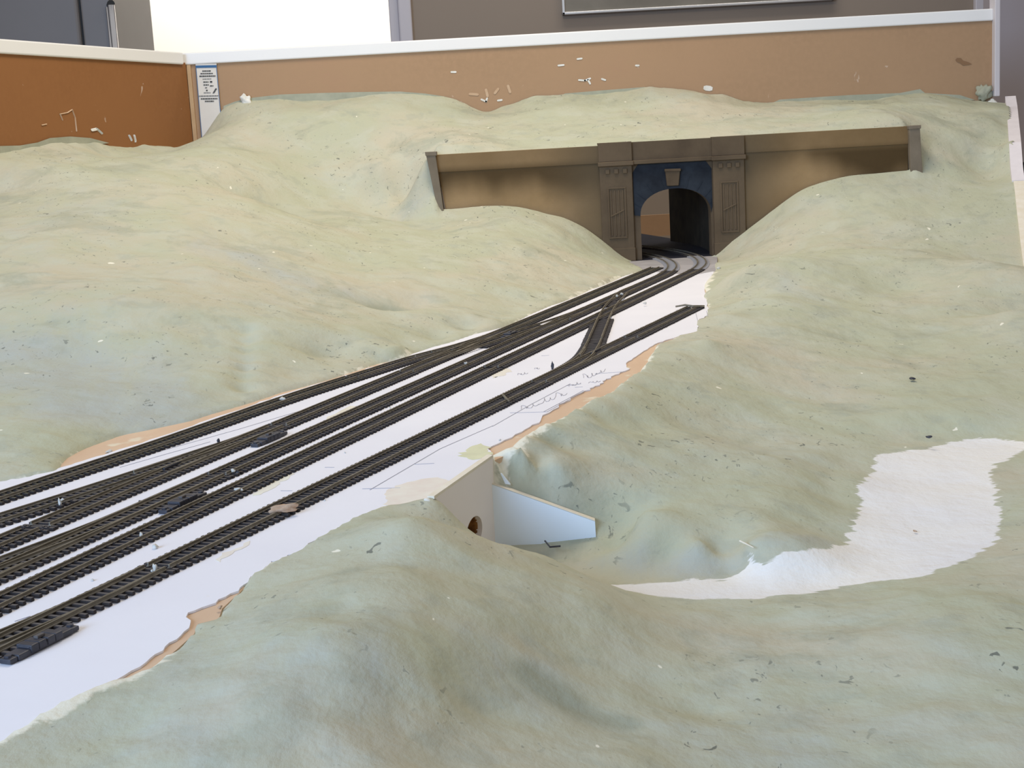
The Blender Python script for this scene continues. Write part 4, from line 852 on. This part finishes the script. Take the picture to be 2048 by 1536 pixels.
# ------------------------------------------------------------------ small things lying about
me = lump(1, 11, (.0105, .0055, .0035), 3, .3); me.materials.append(M['tan_chip']); p = at_z(571, 1017, .0058)
o = put('cork_chip', me, None, tuple(p), .25); tag(o, 'tan cork chip lying across the ties of the nearest track', 'debris')
def crumb(px, py, r, z, label, group=None, mat='crumb', sq=(1, 1, .8), seed=0):
    me = lump(r*.85, int(px*7+py), sq, 2, .35); me.materials.append(M[mat]); p = at_z(px, py, z); return tag(put('plaster_crumb', me, None, tuple(p), random.random()*3), label, 'crumb', group)
tr = .0048
crumb(310, 1137, .0019, tr, 'upright white crumb on the near ties of the front track', sq=(.8, .8, 1.6)); crumb(305, 1142, .0012, .003, 'tiny crumb beside the upright one on the front track')
crumb(283, 1071, .0017, tr, 'pale crumb on the fourth track near its left end', sq=(.8, .8, 1.5)); crumb(310, 1092, .0022, .002, 'cream crumb against the tie ends of the fourth track')
crumb(120, 1004, .0022, tr, 'bright white crumb on the branch track at far left', sq=(.8, .8, 1.6)); crumb(125, 999, .0014, tr+.002, 'small white bead beside the bright crumb at far left')
crumb(467, 941, .0024, tr, 'white bead by the black clip on the third track'); crumb(565, 797, .0028, tr, 'white crumb between the rails of the rear siding', sq=(1.3, .8, .8))
crumb(829, 712, .0026, .003, 'white crumb at the hill foot behind the rear siding'); crumb(475, 978, .0022, .004, 'grey white crumb string on the fourth track, left piece', sq=(1.4, .7, .6)); crumb(483, 980, .0018, .004, 'grey white crumb string on the fourth track, right piece')
crumb(440, 1215, .0016, .001, 'tiny crumb on the orange strip beside the front sheet edge', mat='tan_chip')
crumb(1243, 588, .0034, .006, 'left of two pale crumbs on the crossing near the tunnel'); crumb(1234, 592, .0026, .006, 'smaller pale crumb where the link meets the third track')
crumb(1437, 536, .0040, .004, 'round white crumb on the slope right of the tunnel mouth'); crumb(1290, 606, .0030, .005, 'pale crumb on the far fourth track'); crumb(932, 726, .0022, .005, 'pale dot on the third track mid way')
crumb(218, 902, .0030, .0, 'lilac white flake at the orange strip by the rear siding', sq=(1.4, 1, .4))
crumb(1105, 732, .0030, .004, 'dark stub at the left of the front link turnout', mat='black_plastic', sq=(.7, .7, 1.6)); crumb(437, 886, .0026, .004, 'black knob standing beside the branch turnout', mat='black_plastic', sq=(.7, .7, 2.)); crumb(473, 944, .0024, .003, 'black clip on the third track beside the white bead', mat='black_plastic', sq=(1.3, .9, 1.))
crumb(1830, 1062, .0016, ZS+.001, 'small red brown chip on the white stream bed', mat='tan_chip', sq=(1.5, .7, .5)); crumb(1858, 874, .0022, -.062, 'dark pebble above the far stream bank', mat='black_plastic', sq=(1.4, 1, .6)); crumb(1825, 757, .0030, -.043, 'dark pebble lying alone on the open right slope', mat='black_plastic', sq=(1.6, 1, .5))
crumb(1012, 797, .0026, .0048, 'pale rail joiner flake on the front track', mat='rail_top', sq=(1.6, .5, .3))
loose = [(185, 1160), (650, 1000), (690, 905), (360, 1020), (520, 912), (1000, 880), (780, 815), (700, 968), (905, 845), (450, 1060)]
for k, (px, py) in enumerate(loose): crumb(px, py, .0011, .0006, 'tiny plaster crumb loose on the white sheet between the tracks', 'loose crumbs on the sheet')
# bent wire at the end of the spur
w = MB(); w.tube([at_z(1352, 613, .005), at_z(1370, 610, .008), at_z(1386, 612, .007), at_z(1408, 612, .004)], .0016, 6); w.tube([at_z(1382, 612, .006), at_z(1384, 620, .001)], .0012, 6)
tag(w.build('bent_wire', M['rail_side'], None), 'dark bent wire poking out from the end of the front spur', 'wire')
# light sliver fixed across the front track
s = MB(); a, b = at_z(1006, 790, .005), at_z(1018, 802, .005); s.tube([a, b], [.0014, .0008], 5); tag(s.build('paint_sliver', M['rail_top'], None), 'light grey sliver lying across the front track', 'debris')
# clumps of plaster on the sheet in front of the culvert and tuft at slope
tag(MB().tube([at_z(1480, 1082, -.055), at_z(1507, 1095, -.055)], [.0009, .0004], 5).build('straw_fibre', M['cream_edge'], None), 'pale straw fibre on the bank above the stream', 'fibre')
tag(MB().tube([at_z(1090, 1082, -.066), at_z(1100, 1094, -.066), at_z(1121, 1092, -.066)], .0008, 5).build('wire_scrap', M['black_plastic'], None), 'thin dark wire scrap below the large culvert wing', 'wire')

# ------------------------------------------------------------------ the room behind
YW = 5.2; ZF = -1.0
def st(o, label=None): o['kind'] = 'structure'; return o
st(MB().box(-4, 4, -3, 9, ZF-.05, ZF).build('floor', M['floor']))
dl, dr = at_y(268, 50, YW)[0], at_y(790, 50, YW)[0]; dz = 1.25
st(MB().box(dr, 2.6, YW, YW+.12, ZF, 2.0).build('wall_back', M['wall_tan']))
st(MB().box(-3.6, dl, YW, YW+.12, ZF, 2.0).build('wall_left', M['wall_tan']))
t0, t1, t2 = at_y(780, 50, YW)[0], at_y(799, 50, YW)[0], at_y(825, 50, YW)[0]
door = thing('door_1', 'white framed doorway to a bright room beyond the back board', 'doorway', (0, YW, 0)); door['kind'] = 'structure'
MB().box(t0, t1, -.01, .12, ZF, dz).build('door_jamb', M['trim_white'], door, .004); MB().box(t1, t2, -.03, .0, ZF, dz+.07).build('door_casing', M['trim_white'], door, .006)
MB().box(at_y(241, 50, YW)[0], dl, -.03, .12, ZF, dz+.07).build('door_casing', M['trim_white'], door, .006); MB().box(dl, t0, -.03, .12, dz, dz+.07).build('door_head', M['trim_white'], door, .004)
st(MB().box(-3.2, .3, 8.2, 8.3, ZF, 2.4).build('wall_far', M['wall_white'])); st(MB().box(-.30, -.2, YW+.12, 8.2, ZF, 2.4).build('wall_side', M['wall_white'])); st(MB().box(-3.2, -.2, YW+.12, 8.3, 2.4, 2.45).build('ceiling', M['wall_white']))
# picture
fr = thing('picture_frame', 'wide grey picture in a thin silver frame on the tan wall', 'picture', (0, YW, 0))
x0, z0 = at_y(1125, 29, YW-.03)[0], at_y(1125, 30, YW-.03)[2]; x1 = at_y(1670, 0, YW-.03)[0]
MB().box(x0+.006, x1-.006, -.02, -.008, z0+.006, z0+.75).build('print', M['picture'], fr)
for a, b, c, d in ((x0, x1, z0, z0+.010), (x0, x0+.010, z0, z0+.76), (x1-.010, x1, z0, z0+.76), (x0, x1, z0+.75, z0+.76)): MB().box(a, b, -.03, -.002, c, d).build('frame_bar', M['silver'], fr, .002)
# refrigerator at the left
YF = 4.6; fx0, fx1, fxg = at_y(-260, 30, YF)[0], at_y(222, 30, YF)[0], at_y(160, 30, YF)[0]; fxm = at_y(30, 30, YF)[0]
fg = thing('refrigerator', 'dark grey refrigerator with chrome bar handle beside the bright doorway', 'refrigerator', (fxg, YF, ZF))
MB().box(fx0-fxg, fx1-fxg, .03, .55, 0, 1.9).build('cabinet', M['fridge'], fg, .01); MB().box(fx0-fxg, -.004, 0, .03, .02, 1.88).build('door', M['fridge'], fg, .012, segs=3); rdoor = MB().box(.004, fx1-fxg, 0, .03, .02, 1.88).build('door', M['fridge'], fg, .006, segs=3)
MB().box(-.006, .006, .012, .032, .02, 1.88).build('door_gasket', M['fridge_dark'], fg)
hx_ = at_y(232, 50, YF)[0]-fxg; hz_ = at_y(232, 12, YF)[2]-ZF
h = MB(); h.tube([(hx_, -.035, .5), (hx_, -.035, hz_)], .011, 12); h.tube([(hx_-.016, -.02, .5), (hx_-.016, -.02, hz_-.004)], .006, 10); tag(h.build('handle', M['chrome'], rdoor, smooth=True), 'polished chrome bar handle')
h = MB(); h.tube([(hx_, -.035, hz_+.004), (hx_-.012, .002, hz_+.004)], .012, 10); tag(h.build('handle_bracket', M['fridge_dark'], rdoor), 'dark handle bracket')
# right hand wall nearer than the tan one
YR = 4.1; xg = at_y(1990, 100, YR)[0]
st(MB().box(xg, xg+1.6, YR, YR+.1, ZF, 2.0).build('wall_right', M['wall_grey'])); st(MB().box(at_y(1946, 8, YW)[0], at_y(1978, 8, YW)[0], YW-.03, YW, ZF, 2.0).build('trim_1', M['trim_white'], None, .004))
rail_ = MB(); z = at_y(2044, 325, YR-.03)[2]; rail_.box(xg+.02, xg+1.6, YR-.03, YR, z-.008, z); rail_.box(xg+.02, xg+1.6, YR-.03, YR, z-.030, z-.018); st(rail_.build('trim_2', M['fridge_dark']))
print('objects', len(bpy.data.objects))
